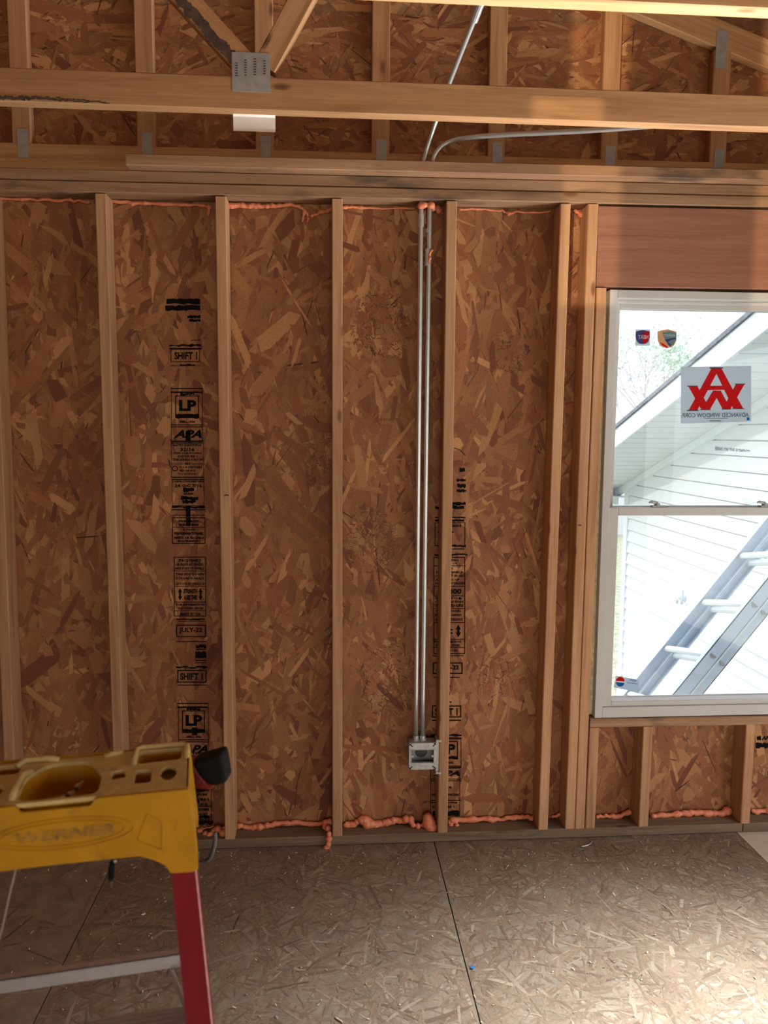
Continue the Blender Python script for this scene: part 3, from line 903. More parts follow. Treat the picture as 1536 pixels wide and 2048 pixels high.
tag(tagp.build('paper_tag', MAT['paper']), 'white paper tag hanging under the truss chord below the gang plate', 'tag')

T3Y = -1.163
t3 = truss('nearest roof truss, its pale chord edge crossing the top right corner', T3Y, ((1.08, 1.0, 0.88), (1, 1, 1)), 0.0)
edge_web(t3, (1.3, 2.57), (1.75, 2.98), 1, T3Y, (1, .95, .9))
edge_web(t3, (-1.3, 2.57), (-1.75, 2.98), -1, T3Y, (1, .95, .9))

GY = 0.049
gt = tag(empty('gable_truss', (0, GY, 2.475)), 'gable end truss with upright studs standing on the wall plates', 'truss')
zc = 2.475 + 0.046
seg(gt, 'bottom_chord', (-3.12, zc - 0.009), (3.12, zc + 0.018), 0.089, 0.038, GY, (0.86, 0.78, 0.7))
for s in (-1, 1):
    seg(gt, 'top_chord', (s * 3.12, topc(3.12)), (s * 0.008, topc(0)), 0.094, 0.038, GY, (0.9, 0.84, 0.74))
for i, xc in enumerate((-1.5, -1.09, -0.681, -0.259, 0.151, 0.561, 0.980, 1.396, 1.806, 2.22, 2.63)):
    zt = topc(xc) - 0.05
    z0 = zc + 0.0045 * (xc / 3.12) * 3 + 0.0445
    seg(gt, 'gable_stud', (xc, z0), (xc, zt), 0.064, 0.037, GY + 0.0005, (0.74, 0.67 - 0.02 * (i % 3), 0.59 - 0.03 * (i % 2)))
    gang_plate(gt, xc - 0.014, xc + 0.022, z0 - 0.045, z0 + 0.05, GY)
gang_plate(gt, 1.778, 1.820, 2.905, 3.035, GY)

# ------------------------------------------------------------------ conduits and box
def conduit(name, pts, label, couplings, n=6):
    r = tag(empty(name, pts[0]), label, 'conduit')
    MB().tube(smooth_path(pts, n), 0.0086, 12).build('tube', MAT['conduit'], r, smooth=True)
    for a, b, rad in couplings:
        MB().tube([a, b], rad, 12).build('coupling', MAT['galv'], r, smooth=False)
    return r


CY = 0.030
c1a, c1b = at(842, 440, CY), at(831.5, 1470, CY)
c2a, c2b = at(859, 440, CY), at(845, 1470, CY)
v1 = (c1b - c1a).normalized()
v2 = (c2b - c2a).normalized()
up1 = [c1b, c1b.lerp(c1a, 0.5), c1a, c1a - v1 * 0.12, (0.712, 0.035, 2.53), (0.73, 0.022, 2.60), (0.752, -0.025, 2.668), (0.782, -0.12, 2.751), (0.836, -0.35, 2.874), (0.88, -0.53, 2.97)]
conduit('conduit', up1, 'left steel conduit, rising from the box and slanting up through the trusses',
        [(c1a - v1 * 0.02, c1a + v1 * 0.025, 0.0108), (Vector((0.826, -0.306, 2.85)), Vector((0.838, -0.357, 2.878)), 0.0125)])
up2 = [c2b, c2b.lerp(c2a, 0.5), c2a, c2a - v2 * 0.12, (0.746, 0.036, 2.535), (0.757, 0.032, 2.57), (0.781, 0.026, 2.595), (0.815, 0.015, 2.609), (0.86, -0.005, 2.613), (0.971, -0.05, 2.610), (1.162, -0.12, 2.600), (1.341, -0.2, 2.588), (1.60, -0.32, 2.575)]
conduit('conduit', up2, 'right steel conduit, bending off to the right above the wall plates',
        [(at(857.5, 458, CY), at(857, 466, CY), 0.0108), (at(856, 498, CY), at(855.5, 532, CY), 0.0108)])

bx0, bx1, bz0, bz1 = 0.6805, 0.7850, 0.297, 0.402
eb = tag(empty('outlet_box', (0.733, 0.02, 0.30)), 'square steel outlet box with mud ring at the foot of both conduits', 'outlet box')
m = MB()
m.box(bx0, bx0 + 0.0016, 0.0, 0.050, bz0, bz1).box(bx1 - 0.0016, bx1, 0.0, 0.050, bz0, bz1)
m.box(bx0, bx1, 0.0, 0.050, bz0, bz0 + 0.0016).box(bx0, bx1, 0.0, 0.050, bz1 - 0.0016, bz1).box(bx0, bx1, 0.0485, 0.0502, bz0, bz1)
shell = m.build('box_shell', MAT['plate_steel'], eb)
cxb, czb = (bx0 + bx1) / 2, (bz0 + bz1) / 2
MB().tube([(cxb, 0.0475, czb - 0.002), (cxb, 0.0484, czb - 0.002)], 0.024, 24).build('knockout', MAT['dark_steel'], shell)
# mud ring: plate with a wide rectangular opening and folded lip
ox0, ox1, oz0, oz1 = cxb - 0.044, cxb + 0.044, czb - 0.026, czb + 0.028
ch = 0.012
outer = [(bx0 + ch, bz0), (bx1 - ch, bz0), (bx1, bz0 + ch), (bx1, bz1 - ch), (bx1 - ch, bz1), (bx0 + ch, bz1), (bx0, bz1 - ch), (bx0, bz0 + ch)]
inner = [(ox0, oz0), (ox1, oz0), (ox1, oz0), (ox1, oz1), (ox1, oz1), (ox0, oz1), (ox0, oz1), (ox0, oz0)]
ringm = MB()
vs, fs = [], []
for yy in (-0.0035, -0.0015):
    vs += [(x, yy, z) for x, z in outer] + [(x, yy, z) for x, z in inner]
for i in range(8):
    j = (i + 1) % 8
    for bse in (0, 16):
        fs.append((bse + i, bse + j, bse + 8 + j, bse + 8 + i))
    fs.append((i, j, 16 + j, 16 + i))
ringm.add(vs, [f for f in fs if len(set(tuple(vs[q]) for q in f)) >= 3])
ringm.box(ox0, ox1, -0.006, 0.004, oz1 - 0.0015, oz1).box(ox0, ox1, -0.006, 0.004, oz0, oz0 + 0.0015)
ringm.box(ox0, ox0 + 0.0015, -0.006, 0.004, oz0, oz1).box(ox1 - 0.0015, ox1, -0.006, 0.004, oz0, oz1)
mr = ringm.build('mud_ring', MAT['galv'], eb)
for sx in (-1, 1):
    MB().tube([(cxb + sx * 0.039, -0.004, czb), (cxb + sx * 0.039, -0.001, czb)], 0.005, 10).build('device_tab', MAT['galv'], mr)
    for sz in (-1, 1):
        c = Vector((cxb + sx * 0.044, -0.0042, czb + sz * 0.044))
        board('mounting_slot', c - Vector((sx * .005, 0, sz * .005)), c + Vector((sx * .005, 0, sz * .005)), (0, 1, 0), 0.0012, 0.004, MAT['slot'], mr, e=0.0002)
for cc in (c1b, c2b):
    MB().tube([(cc.x, CY, bz1), (cc.x, CY, bz1 + 0.004), (cc.x, CY, bz1 + 0.0041), (cc.x, CY, bz1 + 0.018)], [0.014, 0.014, 0.0115, 0.0115], 12).build('connector', MAT['galv'], eb)
br = MB().box(bx1, 0.7958, 0.004, 0.046, bz0 - 0.02, bz1 + 0.01).box(bx1, 0.804, -0.0016, -0.0004, bz1 + 0.002, bz1 + 0.010).box(bx1, 0.804, -0.0016, -0.0004, bz0 - 0.020, bz0 - 0.012)
brk = br.build('stud_bracket', MAT['galv'], eb)
for z in (bz0 - 0.016, bz1 + 0.006):
    MB().tube([(0.8005, -0.0045, z), (0.8005, -0.0016, z)], 0.004, 8).build('screw', MAT['galv'], brk)

# ------------------------------------------------------------------ expanding foam
def foam(label, beads, blobs=(), group=None, Y=0.0775):
    """beads: lists of (u, v, radius in m); blobs: (u, v, r, depth offset)"""
    mb = MB()
    base = None
    for bead in beads:
        pts = [at(u, v, bead_y(u, v, r, Y)) for u, v, r in bead]
        path = smooth_path(pts, 7)
        rad = [bead[min(len(bead) - 1, int(i / 7))][2] * rnd.uniform(0.72, 1.22) for i in range(len(path))]
        path = [p + Vector((rnd.uniform(-.002, .002), rnd.uniform(-.002, .001), rnd.uniform(-.003, .003))) for p in path]
        mb.tube(path, rad, 9)
        for i in range(0, len(path), 2):
            if rnd.random() < 0.65:
                mb.ball(path[i] + Vector((0, -rad[i] * .2, rnd.uniform(-.4, .4) * rad[i])), rad[i] * rnd.uniform(0.8, 1.25), 8)
        base = base or path[0]
    for u, v, r, off in blobs:
        c = at(u, v, Y - off)
        mb.ball(c, r, 10, (rnd.uniform(.85, 1.15), 1, rnd.uniform(.85, 1.2)))
    o = mb.build('foam_bead', MAT['foam'], smooth=True)
    rm = o.modifiers.new('remesh', 'REMESH')
    rm.mode = 'VOXEL'
    rm.voxel_size = 0.0024
    rm.use_smooth_shade = True
    sm = o.modifiers.new('smooth', 'SMOOTH')
    sm.factor = 0.5
    sm.iterations = 3
    return tag(o, label, 'spray foam', group or 'orange foam seals in the stud bays')


def bead_y(u, v, r, Y):
    return Y + 0.006 - r


foam('thin orange foam line along the top of the far left bay', [[(-60, 394, .006), (60, 399, .006), (140, 401, .006), (180, 404, .008)]])
foam('orange foam line above the left printed stamps, dripping at its right end',
     [[(219, 403, .007), (300, 407, .007), (380, 410, .006), (424, 414, .006)], [(417, 412, .006), (418, 422, .006), (416, 430, .005)]])
foam('orange foam line under the top plate with a forked drip',
     [[(458, 410, .010), (505, 412, .009), (545, 412, .008), (590, 411, .007), (611, 421, .007)], [(611, 420, .005), (607, 433, .005), (606, 444, .004)], [(612, 424, .005), (616, 432, .004), (615, 446, .004)],
      [(622, 432, .006), (640, 425, .007), (660, 420, .009)]])
foam('very thin orange foam line along the plate left of the two conduits', [[(688, 416, .006), (694, 414, .006), (740, 416, .004), (830, 418, .004)]])
foam('bright orange foam clump where the two conduits enter the plate', [[(850, 420, .007), (848, 432, .006), (851, 446, .006)], [(874, 418, .010), (880, 424, .007)]],
     [(842, 412, .016, .05), (848, 410, .013, .055), (862, 411, .014, .055), (866, 417, .011, .05)])
foam('thin orange foam line along the top of the bay right of the conduits', [[(918, 418, .004), (1000, 421, .004), (1016, 428, .006), (1030, 425, .004), (1100, 424, .004)]])
foam('small orange foam dab at the top of the narrow gap beside the window king stud', [[(1150, 421, .006), (1158, 428, .009), (1164, 432, .006)]])
foam('orange foam smear stuck on the right conduit below its coupling', [[(865, 500, .004), (861, 503, .005), (859, 512, .005), (858, 528, .004)]], [], 'orange foam on conduits', 0.0195)
foam('curled orange foam lumps on the sole plate right beside the yellow ladder top',
     [[(370, 1662, .004), (400, 1658, .004), (428, 1653, .005)]],
     [(400, 1662, .013, .01), (411, 1668, .013, .03), (418, 1671, .012, .04), (428, 1664, .015, .03), (436, 1658, .016, .03), (446, 1666, .016, .05), (450, 1658, .012, .03)])
foam('orange foam bead with a long drip hanging over the sole plate',
     [[(478, 1651, .010), (505, 1655, .012), (540, 1650, .010), (580, 1645, .010), (630, 1649, .009), (645, 1646, .013)]],
     [(652, 1645, .015, .02), (660, 1644, .013, .02), (650, 1653, .012, .03), (656, 1657, .014, .05), (658, 1668, .012, .075), (658, 1678, .012, .088), (657, 1688, .012, .090), (653, 1697, .0125, .090), (648, 1700, .009, .090)])
foam('lumpy orange foam bead ending in a big round blob under the outlet box',
     [[(688, 1647, .012), (706, 1650, .011), (722, 1640, .017), (745, 1647, .014), (760, 1648, .014), (790, 1641, .011), (810, 1640, .013)]],
     [(812, 1638, .016, .015), (822, 1640, .016, .02), (826, 1650, .011, .03), (836, 1652, .012, .035), (846, 1650, .010, .03), (856, 1637, .021, .035), (858, 1646, .024, .04), (863, 1655, .020, .045)])
foam('orange foam bead along the sole plate between the box stud and the window studs', [[(897, 1647, .013), (912, 1640, .012), (960, 1638, .011), (1000, 1638, .009), (1040, 1634, .009), (1066, 1634, .011)]],
     [(902, 1652, .010, .02), (914, 1652, .009, .025), (1062, 1637, .011, .015)])
foam('tiny orange foam dab at the bottom of the narrow gap beside the window king stud', [[(1102, 1634, .005), (1113, 1632, .007), (1118, 1628, .006)]])
foam('orange foam bead in the first short bay under the window', [[(1193, 1633, .008), (1215, 1632, .009), (1240, 1631, .010), (1262, 1622, .014)]])
foam('orange foam bead in the wide second bay under the window', [[(1305, 1633, .011), (1350, 1628, .013), (1390, 1625, .012), (1420, 1627, .012), (1448, 1625, .016), (1458, 1618, .012)]], [(1454, 1622, .018, .01)])
foam('orange foam bead in the last bay under the window, cut by the picture edge', [[(1506, 1623, .012), (1530, 1622, .012), (1580, 1620, .012)]])

# ------------------------------------------------------------------ stepladder
LA = math.radians(9.4)
LM = Matrix.Translation((0.182, -1.768, 1.089)) @ Matrix.Rotation(LA, 4, 'Z')
LMI = LM.inverted()
LW = -0.372           # left end of the cap in ladder coordinates
mx = lambda x: LW - x + 0.0


def plate_with_holes(name, outer, holes, z0, z1, mat, parent, mw, to3=lambda x, y, z: (x, y, z), bevel=0.0015):
    bm = bmesh.new()
    es = []
    for loop in [outer] + holes:
        vs = [bm.verts.new(to3(x, y, z1)) for x, y in loop]
        es += [bm.edges.new((vs[i], vs[(i + 1) % len(vs)])) for i in range(len(vs))]
    bmesh.ops.triangle_fill(bm, use_beauty=True, use_dissolve=False, edges=es)
    r = bmesh.ops.extrude_face_region(bm, geom=list(bm.faces))
    off = Vector(to3(0, 0, z0)) - Vector(to3(0, 0, z1))
    bmesh.ops.translate(bm, vec=off, verts=[g for g in r['geom'] if isinstance(g, bmesh.types.BMVert)])
    bmesh.ops.recalc_face_normals(bm, faces=bm.faces)
    me = bpy.data.meshes.new(name)
    bm.to_mesh(me)
    bm.free()
    me.materials.append(mat)
    o = bpy.data.objects.new(name, me)
    if bevel:
        b = o.modifiers.new('bevel', 'BEVEL')
        b.width = bevel
        b.segments = 2
        b.limit_method = 'ANGLE'
        b.angle_limit = math.radians(50)
    return link(o, parent, mw)


def rounded(pts, r=0.006, n=4):
    out = []
    k = len(pts)
    for i in range(k):
        p, a, b = (Vector((*pts[j % k], 0)) for j in (i, i - 1, i + 1))
        da, db = (a - p), (b - p)
        rr = min(r, da.length * .45, db.length * .45)
        A, Bq = p + da.normalized() * rr, p + db.normalized() * rr
        for q in range(n + 1):
            t = q / n
            w = A * (1 - t) ** 2 + p * 2 * t * (1 - t) + Bq * t * t
            out.append((w.x, w.y))
    return out


lad = tag(empty('stepladder', mw=Matrix.Translation((0.02, -1.68, 0.0)) @ Matrix.Rotation(LA, 4, 'Z')), 'red fibreglass stepladder with a scuffed yellow tool-tray top', 'ladder')
CD = 0.150            # depth of the cap
tray = rounded([(-0.224, 0.007), (-0.226, 0.082), (-0.205, 0.122), (-0.146, 0.122), (-0.121, 0.068), (-0.121, 0.007)], 0.016)
sq = rounded([(-0.0755, 0.028), (-0.0755, 0.071), (-0.0525, 0.071), (-0.0525, 0.028)], 0.005)
rd = [(-0.029 + 0.0115 * math.cos(a), 0.054 + 0.024 * math.sin(a)) for a in np.linspace(0, 2 * math.pi, 21)[:-1]]
slot = rounded([(-0.0765, 0.094), (-0.0765, 0.140), (-0.012, 0.142), (-0.012, 0.098)], 0.009)
small = rounded([(-0.108, 0.048), (-0.108, 0.074), (-0.092, 0.080), (-0.088, 0.052)], 0.005)
lhole = [(-0.262 + 0.014 * math.cos(a), 0.045 + 0.022 * math.sin(a)) for a in np.linspace(0, 2 * math.pi, 17)[:-1]]
lslot = rounded([(-0.352, 0.030), (-0.352, 0.120), (-0.296, 0.120), (-0.296, 0.030)], 0.009)
lback = rounded([(-0.285, 0.098), (-0.285, 0.128), (-0.240, 0.128), (-0.240, 0.098)], 0.006)
cap_out = rounded([(LW, 0), (LW, CD - 0.01), (-0.250, CD - 0.012), (-0.240, CD - 0.004), (-0.200, CD - 0.004), (-0.190, CD - 0.012), (-0.118, CD - 0.012), (-0.085, CD), (0, CD), (0, 0)], 0.006)
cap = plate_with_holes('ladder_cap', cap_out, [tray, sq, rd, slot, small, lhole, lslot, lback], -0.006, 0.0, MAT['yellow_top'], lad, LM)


def cup(poly, depth, mat='yellow'):
    """thin open pocket hanging under a hole of the cap"""
    n = len(poly)
    m = MB()
    c = Vector((sum(p[0] for p in poly) / n, sum(p[1] for p in poly) / n))
    g = [(c.x + (x - c.x) * 1.03, c.y + (y - c.y) * 1.03) for x, y in poly]
    g2 = [(c.x + (x - c.x) * 0.92, c.y + (y - c.y) * 0.92) for x, y in poly]
    vs = [(x, y, -0.0055) for x, y in g] + [(x, y, -depth) for x, y in g2]
    m.add(vs, [(i, (i + 1) % n, n + (i + 1) % n, n + i) for i in range(n)] + [tuple(range(n, 2 * n))])
    return m.build('tray_pocket', MAT[mat], cap, LM)


cup(tray, 0.045)
cup(slot, 0.022)
cup(lslot, 0.03)
cup(small, 0.03)
cup(lback, 0.02)
cup(sq, 0.05)
MB().box(-0.045, -0.012, 0.028, 0.08, -0.062, -0.058).build('tray_pocket', MAT['red'], cap, LM)
# raised rims on the worn top
for pth, rr_ in (([(-0.080, 0.090, 0.001), (-0.080, 0.142, 0.003), (-0.070, 0.148, 0.003), (-0.010, 0.148, 0.003), (-0.004, 0.142, 0.003), (-0.004, 0.100, 0.001)], 0.004),
                 ([(-0.10, 0.136, 0.001), (-0.112, 0.131, 0.004), (-0.125, 0.129, 0.001)], 0.0045),
                 ([(-0.190, 0.131, 0.001), (-0.205, 0.134, 0.004), (-0.237, 0.134, 0.004), (-0.246, 0.120, 0.001)], 0.0045),
                 ([(-0.230, 0.012, 0.0), (-0.232, 0.05, 0.003), (-0.232, 0.085, 0.003), (-0.222, 0.10, 0.0)], 0.005)):
    MB().tube(pth, rr_, 8).build('raised_rim', MAT['yellow_top'], cap, LM, smooth=True)
half = [(0.0, 0.0), (0.0105, -0.113), (0.006, -0.1215), (-0.0265, -0.1195), (-0.033, -0.107), (-0.048, -0.0975), (-0.067, -0.089), (-0.164, -0.0875)]
sk = half + [(mx(x), z) for x, z in half[::-1]] + [(-0.222, 0.0), (-0.216, -0.010), (-0.128, -0.010), (-0.122, 0.0)]
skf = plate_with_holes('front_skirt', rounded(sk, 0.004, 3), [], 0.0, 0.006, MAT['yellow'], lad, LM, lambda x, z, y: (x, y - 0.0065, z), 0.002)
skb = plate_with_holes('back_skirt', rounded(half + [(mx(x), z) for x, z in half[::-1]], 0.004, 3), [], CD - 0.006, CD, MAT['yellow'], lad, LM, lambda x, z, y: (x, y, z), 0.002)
for xx, sg in ((0.0, 1), (LW, -1)):
    pr = [(0, 0), (CD, 0), (CD, -0.12), (CD - 0.035, -0.12), (CD - 0.05, -0.09), (0.05, -0.09), (0.035, -0.12), (-0.006, -0.12)]
    e = MB()
    e.add([(xx + sg * (0.0005 - 0.086 * z), y, z) for y, z in pr] + [(xx + sg * (0.0005 - 0.086 * z) - sg * 0.005, y, z) for y, z in pr],
          [tuple(range(8)), tuple(range(15, 7, -1))] + [(i, (i + 1) % 8, 8 + (i + 1) % 8, 8 + i) for i in range(8)])
    e.build('end_skirt', MAT['yellow'], lad, LM, bevel=0.0015)
# embossed oval, lettering and triangle panel on the front skirt
ov = MB()
for rx, rz in ((0.090, 0.0215), (0.078, 0.0165)):
    ov.tube([(-0.163 + rx * math.cos(a), -0.0068, -0.045 + rz * math.sin(a)) for a in np.linspace(0, 2 * math.pi, 41)], 0.0012, 6, caps=False)
ov.build('embossed_oval', MAT['yellow'], skf, LM, smooth=True)
vs, fs = text_geom('WERNER', 0.15, 0.03, 3)
lt = MB()
lt.add([(-0.223 + 0.126 * a, -0.0072, -0.052 + 0.0145 * b) for a, b in vs], fs)
lt.build('lettering', MAT['lettering'], skf, LM)
tp = [(-0.055, -0.0068, -0.029), (-0.069, -0.0068, -0.066), (-0.037, -0.0068, -0.083), (-0.035, -0.0068, -0.043), (-0.055, -0.0068, -0.029)]
MB().tube(tp, 0.0011, 6).build('embossed_panel', MAT['yellow'], skf, LM)


def rail(name, x0, x1, y0, depth, off, ztop, mat):
    s = 1 if x1 > x0 else -1
    t = 0.004
    sec = [(x0, y0), (x1, y0), (x1, y0 + depth), (x1 - s * 0.008, y0 + depth), (x1 - s * 0.008, y0 + depth - t), (x1 - s * t, y0 + depth - t), (x1 - s * t, y0 + t), (x0, y0 + t)]
    return MB().prism([(x, y, ztop) for x, y in sec], off).build(name, mat, lad, LM)


off_f = (0.0925, -0.306, -0.969)
zt0 = -0.1195
r1 = rail('front_rail', -0.0262, 0.0062, -0.0005, 0.068, off_f, zt0, MAT['red'])
MB().prism([(0.0062, -0.001, zt0), (0.0082, 0.0, zt0), (0.0082, 0.004, zt0), (0.0062, 0.004, zt0)], off_f).build('worn_edge', MAT['red_edge'], r1, LM)
r2 = rail('front_rail', mx(-0.0262), mx(0.0062), -0.0005, 0.068, (-0.0925, -0.306, -0.969), zt0, MAT['red'])
off_r = (0.050, 0.300, -0.989)
rail('rear_rail', -0.030, -0.010, 0.100, 0.035, off_r, -0.100, MAT['red'])
rail('rear_rail', mx(-0.030), mx(-0.010), 0.100, 0.035, (-0.050, 0.300, -0.989), -0.100, MAT['red'])


def ladder_step(z):
    k = (zt0 - z) / 0.969
    y1 = 0.062 - 0.306 * k
    y0 = y1 - 0.062
    xr = 0.0015 + 0.0925 * k
    m = MB()
    m.box(mx(xr), xr, y0 + 0.004, y1, z - 0.003, z).box(mx(xr), xr, y0 + 0.004, y0 + 0.007, z - 0.026, z).box(mx(xr), xr, y1 - 0.003, y1, z - 0.026, z)
    for i in range(6):
        yy = y0 + 0.012 + i * 0.009
        m.box(mx(xr), xr, yy, yy + 0.004, z, z + 0.0015)
    return m.build('step', MAT['alu'], lad, LM)


for q in (0.325, 0.62, 0.915):
    ladder_step(-q)
bz = -0.3565
MB().box(mx(-0.020), -0.020, 0.158, 0.160, bz - 0.022, bz).box(mx(-0.020), -0.020, 0.158, 0.172, bz - 0.002, bz).build('rear_brace', MAT['alu'], lad, LM)
MB().box(mx(-0.025), -0.025, 0.284, 0.287, -0.80, -0.775).build('rear_brace', MAT['alu'], lad, LM)
for s in (0, 1):
    fx = (lambda x: x) if s == 0 else mx
    MB().tube([(fx(-0.036), 0.150, -0.378), (fx(-0.010), 0.05, -0.375), (fx(-0.004), -0.03, -0.372)], 0.0035, 6).build('spreader', MAT['alu'], lad, LM)
for xx, yy in ((0.0765, -0.272), (mx(0.0765), -0.272), (0.010, 0.418), (mx(0.010), 0.418)):
    MB().box(xx - 0.024, xx + 0.024, yy - 0.05, yy + 0.05, -1.0889, -1.07).build('rubber_foot', MAT['black'], lad, LM)

# things on the ladder
LL = lambda u, v, D: LMI @ at(u, v, D=D)
tl = tag(empty('power_tool', mw=Matrix.Translation(LM @ Vector((0.0, 0.10, -0.05)))), 'black and red tool handle poking out of the right end of the yellow ladder top', 'tool')
fwd = Vector(CF)


def slab(name, px, D, depth, mat, parent, bevel=0.003):
    p = [at(u, v, D=D) for u, v in px]
    return MB().prism(p, fwd * depth).build(name, mat, parent, bevel=bevel)


slab('grip', [(384, 1524), (443, 1508), (447, 1530), (453, 1567), (430, 1573), (414, 1566), (397, 1549)], 1.235, 0.05, MAT['black'], tl, 0.005)
slab('housing', [(377, 1521), (384, 1524), (398, 1550), (414, 1567), (430, 1571), (420, 1581), (388, 1578), (381, 1560)], 1.24, 0.036, MAT['tool_red'], tl, 0.004)
slab('trigger_guard', [(386, 1576), (388, 1578), (418, 1581), (402, 1586), (387, 1586)], 1.245, 0.025, MAT['black'], tl, 0.003)
hk = smooth_path([at(u, v, D=1.16) for u, v in ((385, 1690), (392, 1706), (400, 1718), (411, 1722), (421, 1713), (427, 1697), (430, 1678), (430, 1664))], 5)
tag(MB().tube(hk, 0.0032, 8).build('steel_hook', MAT['dark_steel'], smooth=True), 'dark bent steel hook hanging at the right end of the ladder top', 'hook')
sd = tag(empty('screwdriver', mw=Matrix.Translation(at(223, 1740, D=1.12))), 'black screwdriver hanging handle-down beneath the yellow ladder top', 'screwdriver')
q = [at(u, v, D=1.12) for u, v in ((226, 1690), (225, 1722), (224, 1728), (223, 1742), (222, 1756), (222, 1761), (223, 1777))]
MB().tube(q[:2], 0.0022, 8).build('shank', MAT['dark_steel'], sd, smooth=True)
MB().tube(q[1:6], [0.003, 0.0042, 0.0046, 0.0046, 0.003], 10).build('handle', MAT['black'], sd, smooth=True)
MB().tube(q[5:], [0.0011, 0.0006], 6).build('lanyard', MAT['dark_steel'], sd)
MB().ball(at(230, 1722, D=1.118), 0.0026, 8).build('ring', MAT['conduit'], sd, smooth=True)
st = smooth_path([at(u, v, D=1.17) for u, v in ((33, 1700), (31, 1740), (20, 1786), (6, 1850), (-8, 1900))], 5)
tag(MB().tube(st, 0.0016, 6, flat=0.4).build('plastic_strap', MAT['cord']), 'thin pale plastic strap dangling below the ladder top at the left edge', 'strap')
# bits in the tray
for (a, b, lab) in (((108, 1606), (128, 1594), 'short shiny driver bit lying at the front of the ladder tray'), ((136, 1592), (148, 1583), 'small shiny nut lying in the middle of the ladder tray'), ((152, 1578), (166, 1564), 'slim steel bit lying at the back of the ladder tray')):
    zt_ = 1.089 - 0.018
    A, Bq = at(*a, Z=zt_), at(*b, Z=zt_)
    mid = A.lerp(Bq, 0.45)
    name = 'hex_nut' if 'nut' in lab else 'driver_bit'
    o = tag(empty(name, mw=Matrix.Translation(A)), lab, 'hardware', 'hardware in the ladder tray')
    MB().tube([A, mid, mid, Bq], [0.0045, 0.0045, 0.003, 0.0025], 6).build('shank', MAT['conduit'], o)
    MB().tube([A.lerp(Bq, -0.12), A], [0.003, 0.0045], 6).build('tip', MAT['dark_steel'], o)

# ------------------------------------------------------------------ stickers on the glass
def gl(u, v, y):
    return at(u, v, y)


YS1 = 0.0712
zoomA = lambda x, y: (1220 + x / 4.861, 620 + y / 4.861)
stk = tag(empty('window_sticker', mw=Matrix.Translation(at(1432, 790, YS1))), 'clear sticker with a large red A and W monogram, lettering mirrored', 'sticker')


def poly(name, pts, y, mat, parent, th=0.0002):
    p = [at(u, v, y) for u, v in pts]
    return MB().prism(p, (0, th, 0)).build(name, mat, parent)


poly('film', [zoomA(690, 555), zoomA(1372, 542), zoomA(1372, 1085), zoomA(690, 1105)], YS1, MAT['film'], stk)
strokes = [[(985, 570), (1035, 570), (1035, 620), (850, 972), (765, 975)], [(1035, 570), (1085, 570), (1295, 958), (1200, 960), (1035, 620)], [(905, 738), (1150, 735), (1165, 775), (890, 780)],
           [(762, 742), (850, 740), (975, 968), (890, 970)], [(1000, 785), (1078, 785), (972, 968), (892, 968)], [(1000, 785), (1078, 785), (1172, 962), (1095, 964)], [(1222, 724), (1308, 722), (1172, 962), (1095, 964)]]
lg = MB()
for i, s_ in enumerate(strokes):
    lg.prism([at(*zoomA(*p), YS1 - 0.0006 - 0.00008 * i) for p in s_], (0, 0.00006, 0))
# the triangular counter of the A is film again
lg.build('monogram', MAT['logo_red'], stk)
sf = MB()
for a in ((970, 558, 1100, 570), (750, 736, 855, 744), (1215, 716, 1315, 724), (748, 972, 862, 982), (875, 966, 980, 974), (1085, 960, 1178, 968), (1190, 955, 1308, 963)):
    MB().prism([at(*zoomA(x, y), YS1 - 0.0014) for x, y in ((a[0], a[1]), (a[2], a[1]), (a[2], a[3]), (a[0], a[3]))], (0, 0.0001, 0)).build('serif', MAT['logo_grey'], stk)
vs, fs = text_geom('ADVANCED WINDOW CORP.', 0.0, 0.02, 2)
sf.add([at(*zoomA(1350 - 655 * a, 1046 - 10 * (1 - a) * 0 - 44 * b - 6 * (1 - a)), YS1 - 0.0012) for a, b in vs], fs)
for a in ((915, 1050, 1145, 1054), (970, 1074, 1080, 1082)):
    MB().prism([at(*zoomA(x, y), YS1 - 0.0012) for x, y in ((a[0], a[1]), (a[2], a[1]), (a[2], a[3]), (a[0], a[3]))], (0, 0.0001, 0)).build('fine_print', MAT['logo_grey'], stk)
sf.build('lettering', MAT['logo_grey'], stk)
poly('blue_mark', [zoomA(1331, 1044), zoomA(1355, 1044), zoomA(1355, 1072), zoomA(1331, 1072)], YS1 - 0.001, MAT['logo_blue'], stk)


def shield(cx, cy, w, h, split=0.5):
    n = 12
    L = [(cx - w, cy - h * .75), (cx - w * .5, cy - h * .9), (cx, cy - h)]
    R = [(cx, cy - h), (cx + w * .5, cy - h * .9), (cx + w, cy - h * .75)]
    right = [(cx + w * math.cos(t) ** 0.7, cy - h * .2 + 1.2 * h * math.sin(t)) for t in np.linspace(0.05, math.pi / 2 - .02, n)]
    left = [(2 * cx - x, y) for x, y in right[::-1]]
    return R + right + left + L[:2]


